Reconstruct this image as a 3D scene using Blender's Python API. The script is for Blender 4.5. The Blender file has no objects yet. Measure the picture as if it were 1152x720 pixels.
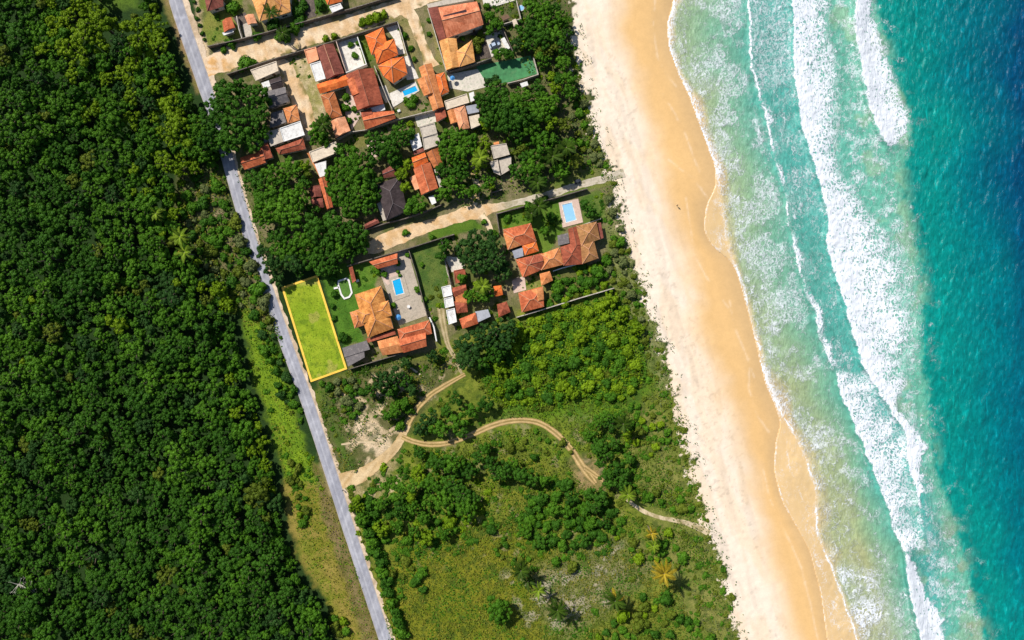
import bpy, bmesh, math, random
import numpy as np
from mathutils import Vector, Matrix

random.seed(7)
RNG = np.random.default_rng(7)
SC = bpy.context.scene
COL = SC.collection
S = 1.0 / 3.0            # metres per photo pixel on the ground
HC = 260.0               # camera height
SEA_Z = -1.6

def P(px, py, z=0.0):
    """Ground plan: a point of the survey picture, at height z, in metres."""
    k = S * (1.0 - z / HC)
    return Vector(((px - 576.0) * k, (360.0 - py) * k, z))

def Pn(px, py, z):
    k = S * (1.0 - z / HC)
    return (px - 576.0) * k, (360.0 - py) * k

# ------------------------------------------------------------------ noise
def _lattice(seed, n=256):
    return np.random.default_rng(seed).random((n, n))
def vnoise(x, y, scale, seed=0):
    L = _lattice(seed); n = L.shape[0]
    u = x / scale; v = y / scale
    iu = np.floor(u).astype(int); iv = np.floor(v).astype(int)
    fu = u - iu; fv = v - iv
    fu = fu * fu * (3 - 2 * fu); fv = fv * fv * (3 - 2 * fv)
    a = L[iu % n, iv % n]; b = L[(iu + 1) % n, iv % n]
    c = L[iu % n, (iv + 1) % n]; d = L[(iu + 1) % n, (iv + 1) % n]
    return (a * (1 - fu) + b * fu) * (1 - fv) + (c * (1 - fu) + d * fu) * fv
def fbm(x, y, scale, seed=0, octv=4, gain=0.55):
    t = np.zeros_like(x, dtype=float); amp = 1.0; tot = 0
    for o in range(octv):
        # rotate every octave so the lattice never shows
        a = 0.6 + 1.1 * o
        xr = x * math.cos(a) - y * math.sin(a); yr = x * math.sin(a) + y * math.cos(a)
        t += amp * vnoise(xr, yr, scale / (2 ** o), seed + 17 * o); tot += amp; amp *= gain
    return t / tot
def sstep(a, b, x):
    t = np.clip((x - a) / (b - a), 0, 1)
    return t * t * (3 - 2 * t)
def sdist(poly, x, y):
    """signed distance to a polygon, positive inside"""
    d = np.full(x.shape, 1e18); inside = np.zeros(x.shape, bool)
    n = len(poly)
    for i in range(n):
        x0, y0 = poly[i]; x1, y1 = poly[(i + 1) % n]
        ex, ey = x1 - x0, y1 - y0
        L = ex * ex + ey * ey + 1e-12
        t = np.clip(((x - x0) * ex + (y - y0) * ey) / L, 0, 1)
        dd = (x - x0 - t * ex) ** 2 + (y - y0 - t * ey) ** 2
        d = np.minimum(d, dd)
        c = ((y0 > y) != (y1 > y)) & (x < (x1 - x0) * (y - y0) / (y1 - y0 + 1e-12) + x0)
        inside ^= c
    d = np.sqrt(d)
    return np.where(inside, d, -d)
def pdist(line, x, y):
    d = np.full(x.shape, 1e18)
    for (x0, y0), (x1, y1) in zip(line, line[1:]):
        ex, ey = x1 - x0, y1 - y0
        t = np.clip(((x - x0) * ex + (y - y0) * ey) / (ex * ex + ey * ey + 1e-12), 0, 1)
        d = np.minimum(d, (x - x0 - t * ex) ** 2 + (y - y0 - t * ey) ** 2)
    return np.sqrt(d)
def in_poly(poly, x, y):
    return bool(sdist(poly, np.array([float(x)]), np.array([float(y)]))[0] > 0)
def curve(pts):
    """x as a smooth function of y along a traced shoreline"""
    a = np.array(sorted(pts, key=lambda p: p[1]), float)
    def f(y):
        # smoothed piecewise-linear
        o = 0
        for k in (-6, -3, 0, 3, 6):
            o = o + np.interp(y + k, a[:, 1], a[:, 0])
        return o / 5
    return f
def srgb(r, g, b):
    def l(c):
        c /= 255.0
        return c / 12.92 if c <= .04045 else ((c + .055) / 1.055) ** 2.4
    return (l(r), l(g), l(b))

# ------------------------------------------------------------------ tags / objects
def tag(o, label=None, cat=None, group=None, kind=None):
    if label: o['label'] = label
    if cat: o['category'] = cat
    if group: o['group'] = group
    if kind: o['kind'] = kind
    return o
def link(o, parent=None):
    COL.objects.link(o)
    if parent is not None: o.parent = parent
    return o
def empty(name, loc=(0, 0, 0), rz=0):
    o = bpy.data.objects.new(name, None)
    o.empty_display_size = 0.3
    o.location = loc; o.rotation_euler = (0, 0, rz)
    return link(o)
def copy_tree(o, parent=None):
    c = o.copy(); COL.objects.link(c)
    if parent is not None: c.parent = parent
    for ch in list(o.children): copy_tree(ch, c)
    return c
class MB:
    """collects faces of ONE mesh"""
    def __init__(self): self.v = []; self.f = []
    def poly(self, pts):
        b = len(self.v); self.v += [tuple(p) for p in pts]; self.f.append(tuple(range(b, b + len(pts))))
    def prism(self, pts, z0, z1):
        """pts: xy counter-clockwise or clockwise outline"""
        pts = [(p[0], p[1]) for p in pts]
        A = sum(pts[i][0] * pts[(i + 1) % len(pts)][1] - pts[(i + 1) % len(pts)][0] * pts[i][1] for i in range(len(pts)))
        if A < 0: pts = pts[::-1]
        b = len(self.v); n = len(pts)
        self.v += [(x, y, z0) for x, y in pts] + [(x, y, z1) for x, y in pts]
        self.f.append(tuple(range(b + n - 1, b - 1, -1)))
        self.f.append(tuple(range(b + n, b + 2 * n)))
        for i in range(n):
            j = (i + 1) % n
            self.f.append((b + i, b + j, b + n + j, b + n + i))
    def box(self, c, sx, sy, sz, rz=0):
        cx, cy, cz = c; co, si = math.cos(rz), math.sin(rz)
        pts = [(cx + x * co - y * si, cy + x * si + y * co) for x, y in ((-sx/2, -sy/2), (sx/2, -sy/2), (sx/2, sy/2), (-sx/2, sy/2))]
        self.prism(pts, cz - sz / 2, cz + sz / 2)
    def tube(self, pts, rad, n=8):
        rads = rad if isinstance(rad, (list, tuple)) else [rad] * len(pts)
        pts = [Vector(p) for p in pts]; rings = []
        for i, p in enumerate(pts):
            d = (pts[min(i + 1, len(pts) - 1)] - pts[max(i - 1, 0)]).normalized()
            u = d.cross(Vector((0, 0, 1)))
            if u.length < 1e-3: u = Vector((1, 0, 0))
            u.normalize(); w = d.cross(u)
            b = len(self.v)
            for k in range(n):
                a = 2 * math.pi * k / n
                self.v.append(tuple(p + rads[i] * (math.cos(a) * u + math.sin(a) * w)))
            rings.append(b)
        for r0, r1 in zip(rings, rings[1:]):
            for k in range(n):
                self.f.append((r0 + k, r0 + (k + 1) % n, r1 + (k + 1) % n, r1 + k))
        self.f.append(tuple(range(rings[0] + n - 1, rings[0] - 1, -1)))
        self.f.append(tuple(range(rings[-1], rings[-1] + n)))
    def cyl(self, c, r, h, n=16, r2=None):
        r2 = r if r2 is None else r2
        b = len(self.v)
        for k in range(n):
            a = 2 * math.pi * k / n; self.v.append((c[0] + r * math.cos(a), c[1] + r * math.sin(a), c[2]))
        for k in range(n):
            a = 2 * math.pi * k / n; self.v.append((c[0] + r2 * math.cos(a), c[1] + r2 * math.sin(a), c[2] + h))
        for k in range(n):
            self.f.append((b + k, b + (k + 1) % n, b + n + (k + 1) % n, b + n + k))
        self.f.append(tuple(range(b + n - 1, b - 1, -1))); self.f.append(tuple(range(b + n, b + 2 * n)))
    def build(self, name, mat, parent=None, bevel=0, smooth=False):
        me = bpy.data.meshes.new(name); me.from_pydata(self.v, [], self.f); me.update()
        if mat: me.materials.append(mat)
        if smooth: me.polygons.foreach_set('use_smooth', [True] * len(me.polygons))
        o = bpy.data.objects.new(name, me); link(o, parent)
        if bevel:
            m = o.modifiers.new('bevel', 'BEVEL'); m.width = bevel; m.segments = 2; m.limit_method = 'ANGLE'
        return o
def np_mesh(name, V, quads=None, tris=None, attrs=None, smooth=False):
    me = bpy.data.meshes.new(name)
    V = np.asarray(V, np.float32)
    loops = []; starts = []; tot = 0; nf = 0
    if quads is not None and len(quads):
        q = np.asarray(quads, np.int32); loops.append(q.ravel()); starts.append(tot + 4 * np.arange(len(q))); tot += q.size; nf += len(q)
    if tris is not None and len(tris):
        t = np.asarray(tris, np.int32); loops.append(t.ravel()); starts.append(tot + 3 * np.arange(len(t))); tot += t.size; nf += len(t)
    me.vertices.add(len(V)); me.vertices.foreach_set('co', V.ravel())
    me.loops.add(tot); me.loops.foreach_set('vertex_index', np.concatenate(loops).astype(np.int32))
    me.polygons.add(nf); me.polygons.foreach_set('loop_start', np.concatenate(starts).astype(np.int32))
    me.update(calc_edges=True)
    if smooth: me.polygons.foreach_set('use_smooth', np.ones(nf, bool))
    for k, (typ, dom, data) in (attrs or {}).items():
        a = me.attributes.new(k, typ, dom)
        key = 'color' if typ == 'FLOAT_COLOR' else 'value'
        a.data.foreach_set(key, np.asarray(data, np.float32).ravel())
    return me

# ------------------------------------------------------------------ materials
def nodes(name):
    m = bpy.data.materials.new(name); m.use_nodes = True
    nt = m.node_tree; b = nt.nodes['Principled BSDF']
    return m, nt, b
def N(nt, typ, **kw):
    n = nt.nodes.new(typ)
    for k, v in kw.items():
        if hasattr(n, k) and k not in ('Scale',): setattr(n, k, v)
    return n
def math_n(nt, op, a, b=None, clamp=False):
    n = nt.nodes.new('ShaderNodeMath'); n.operation = op; n.use_clamp = clamp
    for i, x in enumerate((a, b)):
        if x is None: continue
        if isinstance(x, (int, float)): n.inputs[i].default_value = x
        else: nt.links.new(x, n.inputs[i])
    return n.outputs[0]
def noise_n(nt, vec, scale, detail=4, rough=.55, dist=0):
    n = nt.nodes.new('ShaderNodeTexNoise'); n.inputs['Scale'].default_value = scale
    n.inputs['Detail'].default_value = detail; n.inputs['Roughness'].default_value = rough
    n.inputs['Distortion'].default_value = dist
    if vec is not None: nt.links.new(vec, n.inputs['Vector'])
    return n.outputs[0]
def maprange(nt, x, a, b, c, d, smooth=False):
    n = nt.nodes.new('ShaderNodeMapRange'); n.interpolation_type = 'SMOOTHSTEP' if smooth else 'LINEAR'
    for i, v in enumerate((a, b, c, d)):
        if isinstance(v, (int, float)): n.inputs[1 + i].default_value = v
        else: nt.links.new(v, n.inputs[1 + i])
    nt.links.new(x, n.inputs[0]); return n.outputs[0]
def mixc(nt, fac, a, b, blend='MIX'):
    n = nt.nodes.new('ShaderNodeMix'); n.data_type = 'RGBA'; n.blend_type = blend
    for sock, v in ((n.inputs[0], fac), (n.inputs[6], a), (n.inputs[7], b)):
        if isinstance(v, (int, float)): sock.default_value = v
        elif isinstance(v, tuple): sock.default_value = (*v[:3], 1)
        else: nt.links.new(v, sock)
    return n.outputs[2]
def bump(nt, b, h, strength, dist):
    n = nt.nodes.new('ShaderNodeBump'); n.inputs['Strength'].default_value = strength; n.inputs['Distance'].default_value = dist
    nt.links.new(h, n.inputs['Height']); nt.links.new(n.outputs[0], b.inputs['Normal'])
def geo_pos(nt):
    return nt.nodes.new('ShaderNodeNewGeometry').outputs['Position']
def attr(nt, name, out='Fac'):
    n = nt.nodes.new('ShaderNodeAttribute'); n.attribute_name = name; return n.outputs[out]

def plain(name, col, rough=.7, spec=.3, var=.12, scale=1.5, metal=0, stain=None, stain_amt=.5):
    """a weathered paint / plaster / concrete"""
    m, nt, b = nodes(name); p = geo_pos(nt)
    n1 = noise_n(nt, p, scale, 5, .6); n2 = noise_n(nt, p, scale * .22, 3, .6)
    s = math_n(nt, 'ADD', math_n(nt, 'MULTIPLY', n1, .6), math_n(nt, 'MULTIPLY', n2, .4))
    lo = tuple(c * (1 - 2.2 * var) for c in col); hi = tuple(min(1, c * (1 + 1.6 * var)) for c in col)
    c = mixc(nt, maprange(nt, s, .32, .68, 0, 1), lo, hi)
    if stain:
        st = maprange(nt, noise_n(nt, p, scale * .6, 6, .65, .6), .5, .68, 0, stain_amt, True)
        c = mixc(nt, st, c, stain)
    nt.links.new(c, b.inputs['Base Color'])
    b.inputs['Roughness'].default_value = rough; b.inputs['Specular IOR Level'].default_value = spec; b.inputs['Metallic'].default_value = metal
    bump(nt, b, n1, .25, .03)
    return m
def tile(name, col, alt, moss=(.05, .045, .02), moss_amt=.45):
    """clay roof tiles: faded streaks down the slope, darker courses, lichen"""
    m, nt, b = nodes(name)
    g = nt.nodes.new('ShaderNodeNewGeometry')
    cr = nt.nodes.new('ShaderNodeVectorMath'); cr.operation = 'CROSS_PRODUCT'
    nt.links.new(g.outputs['True Normal'], cr.inputs[0]); cr.inputs[1].default_value = (0, 0, 1)
    nm = nt.nodes.new('ShaderNodeVectorMath'); nm.operation = 'NORMALIZE'; nt.links.new(cr.outputs[0], nm.inputs[0])
    dn = nt.nodes.new('ShaderNodeVectorMath'); dn.operation = 'CROSS_PRODUCT'
    nt.links.new(nm.outputs[0], dn.inputs[0]); nt.links.new(g.outputs['True Normal'], dn.inputs[1])
    def dot(a):
        d = nt.nodes.new('ShaderNodeVectorMath'); d.operation = 'DOT_PRODUCT'
        nt.links.new(g.outputs['Position'], d.inputs[0]); nt.links.new(a, d.inputs[1]); return d.outputs['Value']
    u = dot(nm.outputs[0]); v = dot(dn.outputs[0])
    def comb(a, b_):
        c = nt.nodes.new('ShaderNodeCombineXYZ'); nt.links.new(a, c.inputs[0]); nt.links.new(b_, c.inputs[1]); return c.outputs[0]
    streak = noise_n(nt, comb(math_n(nt, 'MULTIPLY', u, 1.6), math_n(nt, 'MULTIPLY', v, .35)), 1.0, 4, .65)
    speck = noise_n(nt, g.outputs['Position'], 2.6, 3, .6)
    big = noise_n(nt, g.outputs['Position'], .34, 4, .6)
    f = math_n(nt, 'ADD', math_n(nt, 'MULTIPLY', streak, .38), math_n(nt, 'ADD', math_n(nt, 'MULTIPLY', speck, .24), math_n(nt, 'MULTIPLY', big, .38)))
    c = mixc(nt, maprange(nt, f, .40, .60, 0, 1), tuple(c * .86 for c in col), tuple(min(1, c * 1.1) for c in alt))
    vo = nt.nodes.new('ShaderNodeTexVoronoi'); vo.inputs['Scale'].default_value = .55; nt.links.new(comb(math_n(nt, 'MULTIPLY', u, 1.0), math_n(nt, 'MULTIPLY', v, .6)), vo.inputs['Vector'])
    vs_ = nt.nodes.new('ShaderNodeVectorMath'); vs_.operation = 'SCALE'; nt.links.new(c, vs_.inputs[0]); sp_ = nt.nodes.new('ShaderNodeSeparateColor'); nt.links.new(vo.outputs['Color'], sp_.inputs[0])
    nt.links.new(maprange(nt, sp_.outputs[0], 0, 1, .80, 1.18), vs_.inputs['Scale']); c = vs_.outputs[0]
    ms = maprange(nt, noise_n(nt, g.outputs['Position'], .8, 6, .7, .8), .54, .72, 0, moss_amt, True)
    c = mixc(nt, ms, c, moss)
    nt.links.new(c, b.inputs['Base Color'])
    b.inputs['Roughness'].default_value = .8; b.inputs['Specular IOR Level'].default_value = .2
    wv = math_n(nt, 'SINE', math_n(nt, 'MULTIPLY', u, 2 * math.pi / .32))
    wc = math_n(nt, 'FRACT', math_n(nt, 'MULTIPLY', v, 1 / .4))
    hgt = math_n(nt, 'ADD', math_n(nt, 'MULTIPLY', wv, .5), math_n(nt, 'ADD', math_n(nt, 'MULTIPLY', wc, .5), speck))
    bump(nt, b, hgt, .3, .05)
    return m
def foliage(name, dark, light, rough=.55, trans=.0):
    m, nt, b = nodes(name)
    t = attr(nt, 'tone'); oi = nt.nodes.new('ShaderNodeObjectInfo').outputs['Random']
    p = geo_pos(nt)
    f = math_n(nt, 'ADD', math_n(nt, 'MULTIPLY', t, .6), math_n(nt, 'MULTIPLY', oi, .28))
    f = math_n(nt, 'ADD', f, math_n(nt, 'MULTIPLY', math_n(nt, 'SUBTRACT', noise_n(nt, p, .05, 3, .6), .42), .7))
    c = mixc(nt, math_n(nt, 'ADD', f, 0, True), dark, light)
    nt.links.new(c, b.inputs['Base Color'])
    b.inputs['Roughness'].default_value = rough; b.inputs['Specular IOR Level'].default_value = .06
    return m
def painted(name, attr_name, rough=.9, spec=.1, fine=(2.2, .55), bumpamt=.4, coarse=.16):
    """ground: zone albedo stored on the sheet, broken up by fine procedural grain"""
    m, nt, b = nodes(name); p = geo_pos(nt)
    c = attr(nt, attr_name, 'Color')
    n1 = noise_n(nt, p, fine[0], 6, .7); n2 = noise_n(nt, p, .35, 4, .6)
    k = math_n(nt, 'ADD', maprange(nt, n1, .3, .7, 1 - fine[1], 1 + fine[1]), maprange(nt, n2, .3, .7, -coarse, coarse))
    hs = nt.nodes.new('ShaderNodeVectorMath'); hs.operation = 'SCALE'
    nt.links.new(c, hs.inputs[0]); nt.links.new(k, hs.inputs['Scale'])
    nt.links.new(hs.outputs[0], b.inputs['Base Color'])
    b.inputs['Roughness'].default_value = rough; b.inputs['Specular IOR Level'].default_value = spec
    bump(nt, b, n1, bumpamt, .12)
    return m

M = {}
M['gold'] = tile('clay_gold', (.42, .135, .028), (.70, .31, .085), moss=(.12, .06, .02), moss_amt=.5)
M['salmon'] = tile('clay_salmon', (.50, .125, .05), (.72, .27, .14), moss_amt=.25)
M['orange'] = tile('clay_orange', (.50, .15, .042), (.70, .29, .11), moss_amt=.38)
M['bright'] = tile('clay_bright', (.62, .105, .018), (.78, .20, .045), moss_amt=.25)
M['red'] = tile('clay_red', (.40, .08, .028), (.60, .17, .07), moss_amt=.4)
M['brick'] = tile('clay_brick', (.21, .047, .023), (.38, .10, .052), moss_amt=.45)
M['rust'] = tile('clay_rust', (.30, .085, .025), (.50, .17, .06), moss_amt=.5)
M['pink'] = tile('clay_pink', (.62, .24, .11), (.80, .38, .21), moss_amt=.2)
M['tan'] = tile('clay_tan', (.62, .25, .06), (.82, .42, .15), moss_amt=.35)
M['maroon'] = tile('clay_maroon', (.17, .045, .03), (.27, .085, .06), moss_amt=.3)
M['dark'] = tile('dark_shingle', (.032, .022, .022), (.062, .045, .045), moss=(.1, .08, .06), moss_amt=.3)
M['mossy'] = tile('mossy_tile', (.25, .105, .038), (.40, .20, .075), moss=(.12, .11, .03), moss_amt=.6)
M['concrete'] = plain('weathered_concrete', (.50, .43, .35), stain=(.2, .17, .13), stain_amt=.4)
M['beige'] = plain('beige_roof_coat', (.64, .53, .40), stain=(.35, .27, .18), stain_amt=.4)
M['white'] = plain('white_roof_coat', (.70, .68, .65), var=.10, stain=(.34, .31, .28), stain_amt=.65)
M['greyroof'] = plain('grey_fibre_cement', (.13, .115, .115), stain=(.30, .26, .24), stain_amt=.6)
M['tin'] = plain('zinc_sheet', (.30, .31, .35), rough=.45, spec=.5)
M['plaster'] = plain('cream_plaster', (.66, .58, .48), stain=(.30, .25, .2), stain_amt=.4)
M['whitewall'] = plain('white_plaster', (.76, .74, .71), var=.07, stain=(.4, .37, .33), stain_amt=.35)
M['darkwall'] = plain('mildewed_wall', (.13, .105, .085), var=.25, stain=(.42, .36, .3), stain_amt=.5)
M['paleblock'] = plain('pale_block_wall', (.5, .44, .37), var=.2, stain=(.16, .14, .11), stain_amt=.6)
M['ridge'] = plain('ridge_mortar', (.60, .30, .17), var=.18, scale=4)
M['ridgedark'] = plain('ridge_mortar_dark', (.30, .12, .07), var=.2, scale=4)
M['ridgegrey'] = plain('ridge_grey', (.16, .13, .13), var=.2, scale=4)
M['wood'] = plain('weathered_wood', (.16, .09, .05), var=.25, scale=5)
M['bark'] = plain('bark', (.13, .095, .065), var=.3, scale=6)
M['palmbark'] = plain('palm_bark', (.24, .19, .14), var=.25, scale=6)
M['patio'] = plain('patio_paving', (.43, .36, .28), var=.12, stain=(.22, .2, .14), stain_amt=.5)
M['pinkpave'] = plain('pinkish_paving', (.60, .44, .36), var=.1, stain=(.4, .3, .24), stain_amt=.4)
M['whitepave'] = plain('white_paving', (.68, .63, .56), var=.12, stain=(.36, .30, .22), stain_amt=.6)
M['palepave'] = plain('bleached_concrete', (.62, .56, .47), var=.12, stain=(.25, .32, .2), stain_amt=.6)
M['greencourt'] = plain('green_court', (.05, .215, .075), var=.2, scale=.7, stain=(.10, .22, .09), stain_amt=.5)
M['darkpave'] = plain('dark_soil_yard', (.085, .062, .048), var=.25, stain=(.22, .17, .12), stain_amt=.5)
M['poolwater'] = plain('pool_water', (.015, .38, .72), rough=.08, spec=.5, var=.06)
M['palepool'] = plain('pale_pool_water', (.28, .55, .80), rough=.08, spec=.5, var=.05)
M['blue'] = plain('blue_cloth', (.06, .24, .52), var=.1)
M['glass'] = plain('window_glass', (.03, .04, .05), rough=.1, spec=.6, var=.05)
M['black'] = plain('black_rubber', (.02, .02, .02), var=.1)
M['carpaint'] = plain('silver_blue_paint', (.42, .50, .62), rough=.25, spec=.6, var=.04)
M['darkpaint'] = plain('dark_paint', (.035, .04, .05), rough=.3, spec=.5, var=.08)
M['teal'] = plain('teal_cotton', (.01, .05, .055), var=.1)
M['denim'] = plain('dark_denim', (.03, .035, .06), var=.1)
M['skin'] = plain('skin', (.25, .12, .07), var=.05)
M['hair'] = plain('dark_hair', (.015, .01, .008), var=.1)
M['solar'] = plain('solar_glass', (.045, .018, .015), rough=.15, spec=.6, var=.15)
M['yellow'] = plain('yellow_outline_mark', (.90, .55, .07), var=.07, scale=.8, stain=(.72, .38, .06), stain_amt=.5)  # colour of the lot outline, likely a drawn mark, no kerb known
M['grassbed'] = plain('bed_turf', (.07, .17, .015), var=.2)
# foliage
F = {}
F['deep'] = foliage('foliage_deep', (.013, .050, .005), (.056, .150, .011))
F['mid'] = foliage('foliage_mid', (.022, .078, .005), (.088, .205, .012))
F['bright'] = foliage('foliage_bright', (.062, .125, .004), (.190, .290, .010))
F['blue'] = foliage('foliage_blue_green', (.010, .038, .007), (.044, .105, .018))
F['olive'] = foliage('foliage_olive', (.046, .078, .006), (.140, .175, .018))
F['grey'] = foliage('foliage_grey_green', (.060, .085, .022), (.16, .185, .065))
F['palm'] = foliage('palm_green', (.008, .028, .003), (.055, .100, .008))
F['palmgold'] = foliage('palm_gold', (.10, .085, .006), (.46, .33, .025))
F['palmlime'] = foliage('palm_lime', (.06, .11, .008), (.21, .30, .02))
F['dry'] = foliage('dry_grass', (.11, .110, .010), (.26, .235, .032))
# =================================================================== SHORE CURVES (plan units)
VEG = curve([(632,-60),(640,0),(643,28),(648,55),(655,85),(664,112),(672,145),(680,172),(690,200),(698,240),(708,275),(716,300),(724,330),(734,355),(742,380),(749,405),(757,430),(763,455),(768,480),(773,505),(780,530),(787,560),(795,590),(804,615),(812,640),(820,670),(829,700),(835,725),(845,770)])
WETD = curve([(708,-60),(707,0),(702,36),(715,62),(729,80),(735,110),(747,178),(757,222),(768,255),(779,284),(786,320),(800,370),(812,410),(836,470),(850,520),(864,570),(880,631),(894,684),(905,720),(918,770)])
WATER = curve([(762,-60),(758,0),(751,27),(753,53),(764,84),(778,115),(793,155),(805,188),(806,209),(795,231),(792,258),(797,270),(804,280),(822,293),(830,308),(836,330),(845,362),(853,395),(861,431),(873,458),(879,475),(873,498),(871,529),(880,564),(898,595),(911,618),(924,667),(931,719),(940,770)])
LINE1 = curve([(762,-60),(758,0),(751,27),(753,53),(764,84),(778,115),(793,155),(807,191),(809,205),(808,220),(816,262),(824,290),(836,330),(845,362),(854,395),(862,431),(875,458),(884,471),(907,515),(918,555),(920,600),(929,622),(947,671),(964,719),(980,770)])
LINE2 = curve([(842,-60),(842,0),(844,27),(844,58),(849,89),(855,107),(861,122),(867,147),(873,187),(884,220),(889,249),(893,275),(902,307),(910,335),(919,360),(923,373),(933,411),(941,421),(947,446),(961,479),(974,507),(985,537),(997,565),(1007,601),(1015,618),(1020,630),(1020,646),(1027,687),(1035,717),(1050,770)])
BAND_L = curve([(888,-60),(889,0),(893,40),(893,98),(902,138),(915,182),(929,231),(931,275),(942,320),(955,360),(969,405),(984,438),(1002,461),(1017,484),(1020,510),(1025,537),(1035,570),(1040,600),(1048,770)])
BAND_R = curve([(945,-60),(938,13),(936,34),(947,70),(949,120),(950,151),(948,185),(960,205),(978,232),(998,255),(1022,275),(1032,300),(1036,330),(1036,375),(1034,411),(1020,440),(1008,458),(1028,482),(1041,494),(1043,503),(1037,520),(1036,545),(1038,575),(1041,600),(1048,770)])
B4_L = curve([(966,-60),(964,0),(961,29),(967,63),(977,117),(991,154),(999,164)])
B4_R = curve([(992,-60),(984,0),(981,14),(993,39),(1004,80),(1014,110),(1025,132),(1022,150),(1008,164)])
B5_L = curve([(1018,612),(1020,646),(1027,687),(1035,717),(1050,770)])
B5_R = curve([(1020,612),(1029,636),(1042,672),(1062,695),(1059,715),(1068,770)])
TURQ = curve([(985,-60),(988,0),(1000,60),(1020,110),(1030,150),(1016,200),(1028,260),(1038,300),(1040,340),(1038,400),(1046,440),(1050,490),(1056,530),(1072,570),(1082,600),(1092,650),(1110,719),(1125,770)])
DEEP = curve([(1132,-60),(1130,0),(1126,80),(1130,180),(1140,260),(1150,330),(1160,420),(1172,520),(1200,720),(1210,770)])

# =================================================================== GROUND + BEACH (one sheet, two materials' worth of land)
def axis(lo, hi, step, far_lo, far_hi):
    return np.concatenate([np.array(far_lo, float), np.arange(lo, hi + .01, step), np.array(far_hi, float)])
gx = axis(-60, 1005, 1.4, [-30000, -6000, -1500, -400, -150], [1030, 1100, 1400])
gy = axis(-50, 770, 1.4, [-30000, -6000, -1500, -400, -150], [850, 1100, 2200, 6700, 30000])
X, Y = np.meshgrid(gx, gy)          # Y rows
veg_n = (fbm(X, Y, 16, 3, 4) - .5) * 26 + (fbm(X, Y, 4.5, 5, 3) - .5) * 26 - 2
SANDD = X - VEG(Y) - veg_n          # >0 sand
base = np.zeros(X.shape + (3,))
base[:] = (.020, .045, .010)
n_a = fbm(X, Y, 40, 11, 5); n_b = fbm(X, Y, 12, 12, 4); n_c = fbm(X, Y, 4, 13, 3)
def paint(mask, col, col2=None, sc=0):
    global base
    c = np.array(col)
    if col2 is not None:
        k = sstep(.36, .64, (n_b * .5 + n_c * .3 + n_a * .2) if sc == 0 else (n_a if sc == 1 else n_c))[..., None]
        c = np.array(col) * (1 - k) + np.array(col2) * k
    base = base * (1 - mask[..., None]) + c * mask[..., None]
def zone(poly, col, col2=None, soft=4, wob=10, amt=1.0, sc=0):
    xs = [p[0] for p in poly]; ys = [p[1] for p in poly]; pad = 40
    d = sdist(poly, X, Y) if soft > 0 else None
    d = d + (n_b - .5) * wob * 2 + (n_c - .5) * wob
    paint(sstep(-soft, soft, d) * amt, col, col2, sc)
def spots(poly, col, thr, soft=.04, seed=50, scale=9, amt=1.0, octv=4):
    d = sstep(-8, 12, sdist(poly, X, Y))
    f = fbm(X, Y, scale, seed, octv)
    paint(d * sstep(thr - soft, thr + soft, f) * amt, col)
# forest side
zone([(205,190),(248,185),(262,235),(285,290),(318,385),(296,372),(270,330),(240,300),(205,260),(196,225)], (.17,.135,.06), (.085,.10,.028), 8, 10)
spots([(225,195),(262,235),(290,300),(300,340),(270,320),(240,280),(215,230)], (.30,.22,.13), .60, .04, 51, 8, .8)
zone([(268,335),(300,365),(322,430),(342,500),(366,548),(345,575),(318,535),(302,470),(284,420)], (.175,.265,.014), (.115,.20,.012), 6, 8)
zone([(318,540),(368,545),(400,640),(428,730),(384,730),(364,665),(340,628),(326,585)], (.165,.160,.018), (.26,.20,.045), 5, 6)
zone([(352,520),(368,548),(400,640),(428,730),(410,730),(386,650),(362,580)], (.20,.145,.065), (.13,.11,.03), 4, 6)
zone([(330,620),(345,600),(365,650),(400,730),(386,730),(366,672)], (.16,.20,.02), (.20,.17,.03), 5, 8, .6)
zone([(170,-40),(184,-40),(226,100),(222,106),(205,62)], (.26,.17,.085), (.16,.14,.04), 3, 4)
zone([(105,-40),(150,-40),(158,10),(112,14)], (.09,.15,.015), (.05,.10,.012), 6, 8, .8)
zone([(214,-40),(240,-40),(236,70),(238,98),(232,96)], (.62,.46,.28), (.48,.34,.2), 3, 3)
for yy, dx in ((110, 0), (300, 0)): pass
zone([(358,505),(366,500),(380,540),(372,560)], (.42,.31,.18), (.22,.18,.08), 3, 5)
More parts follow.
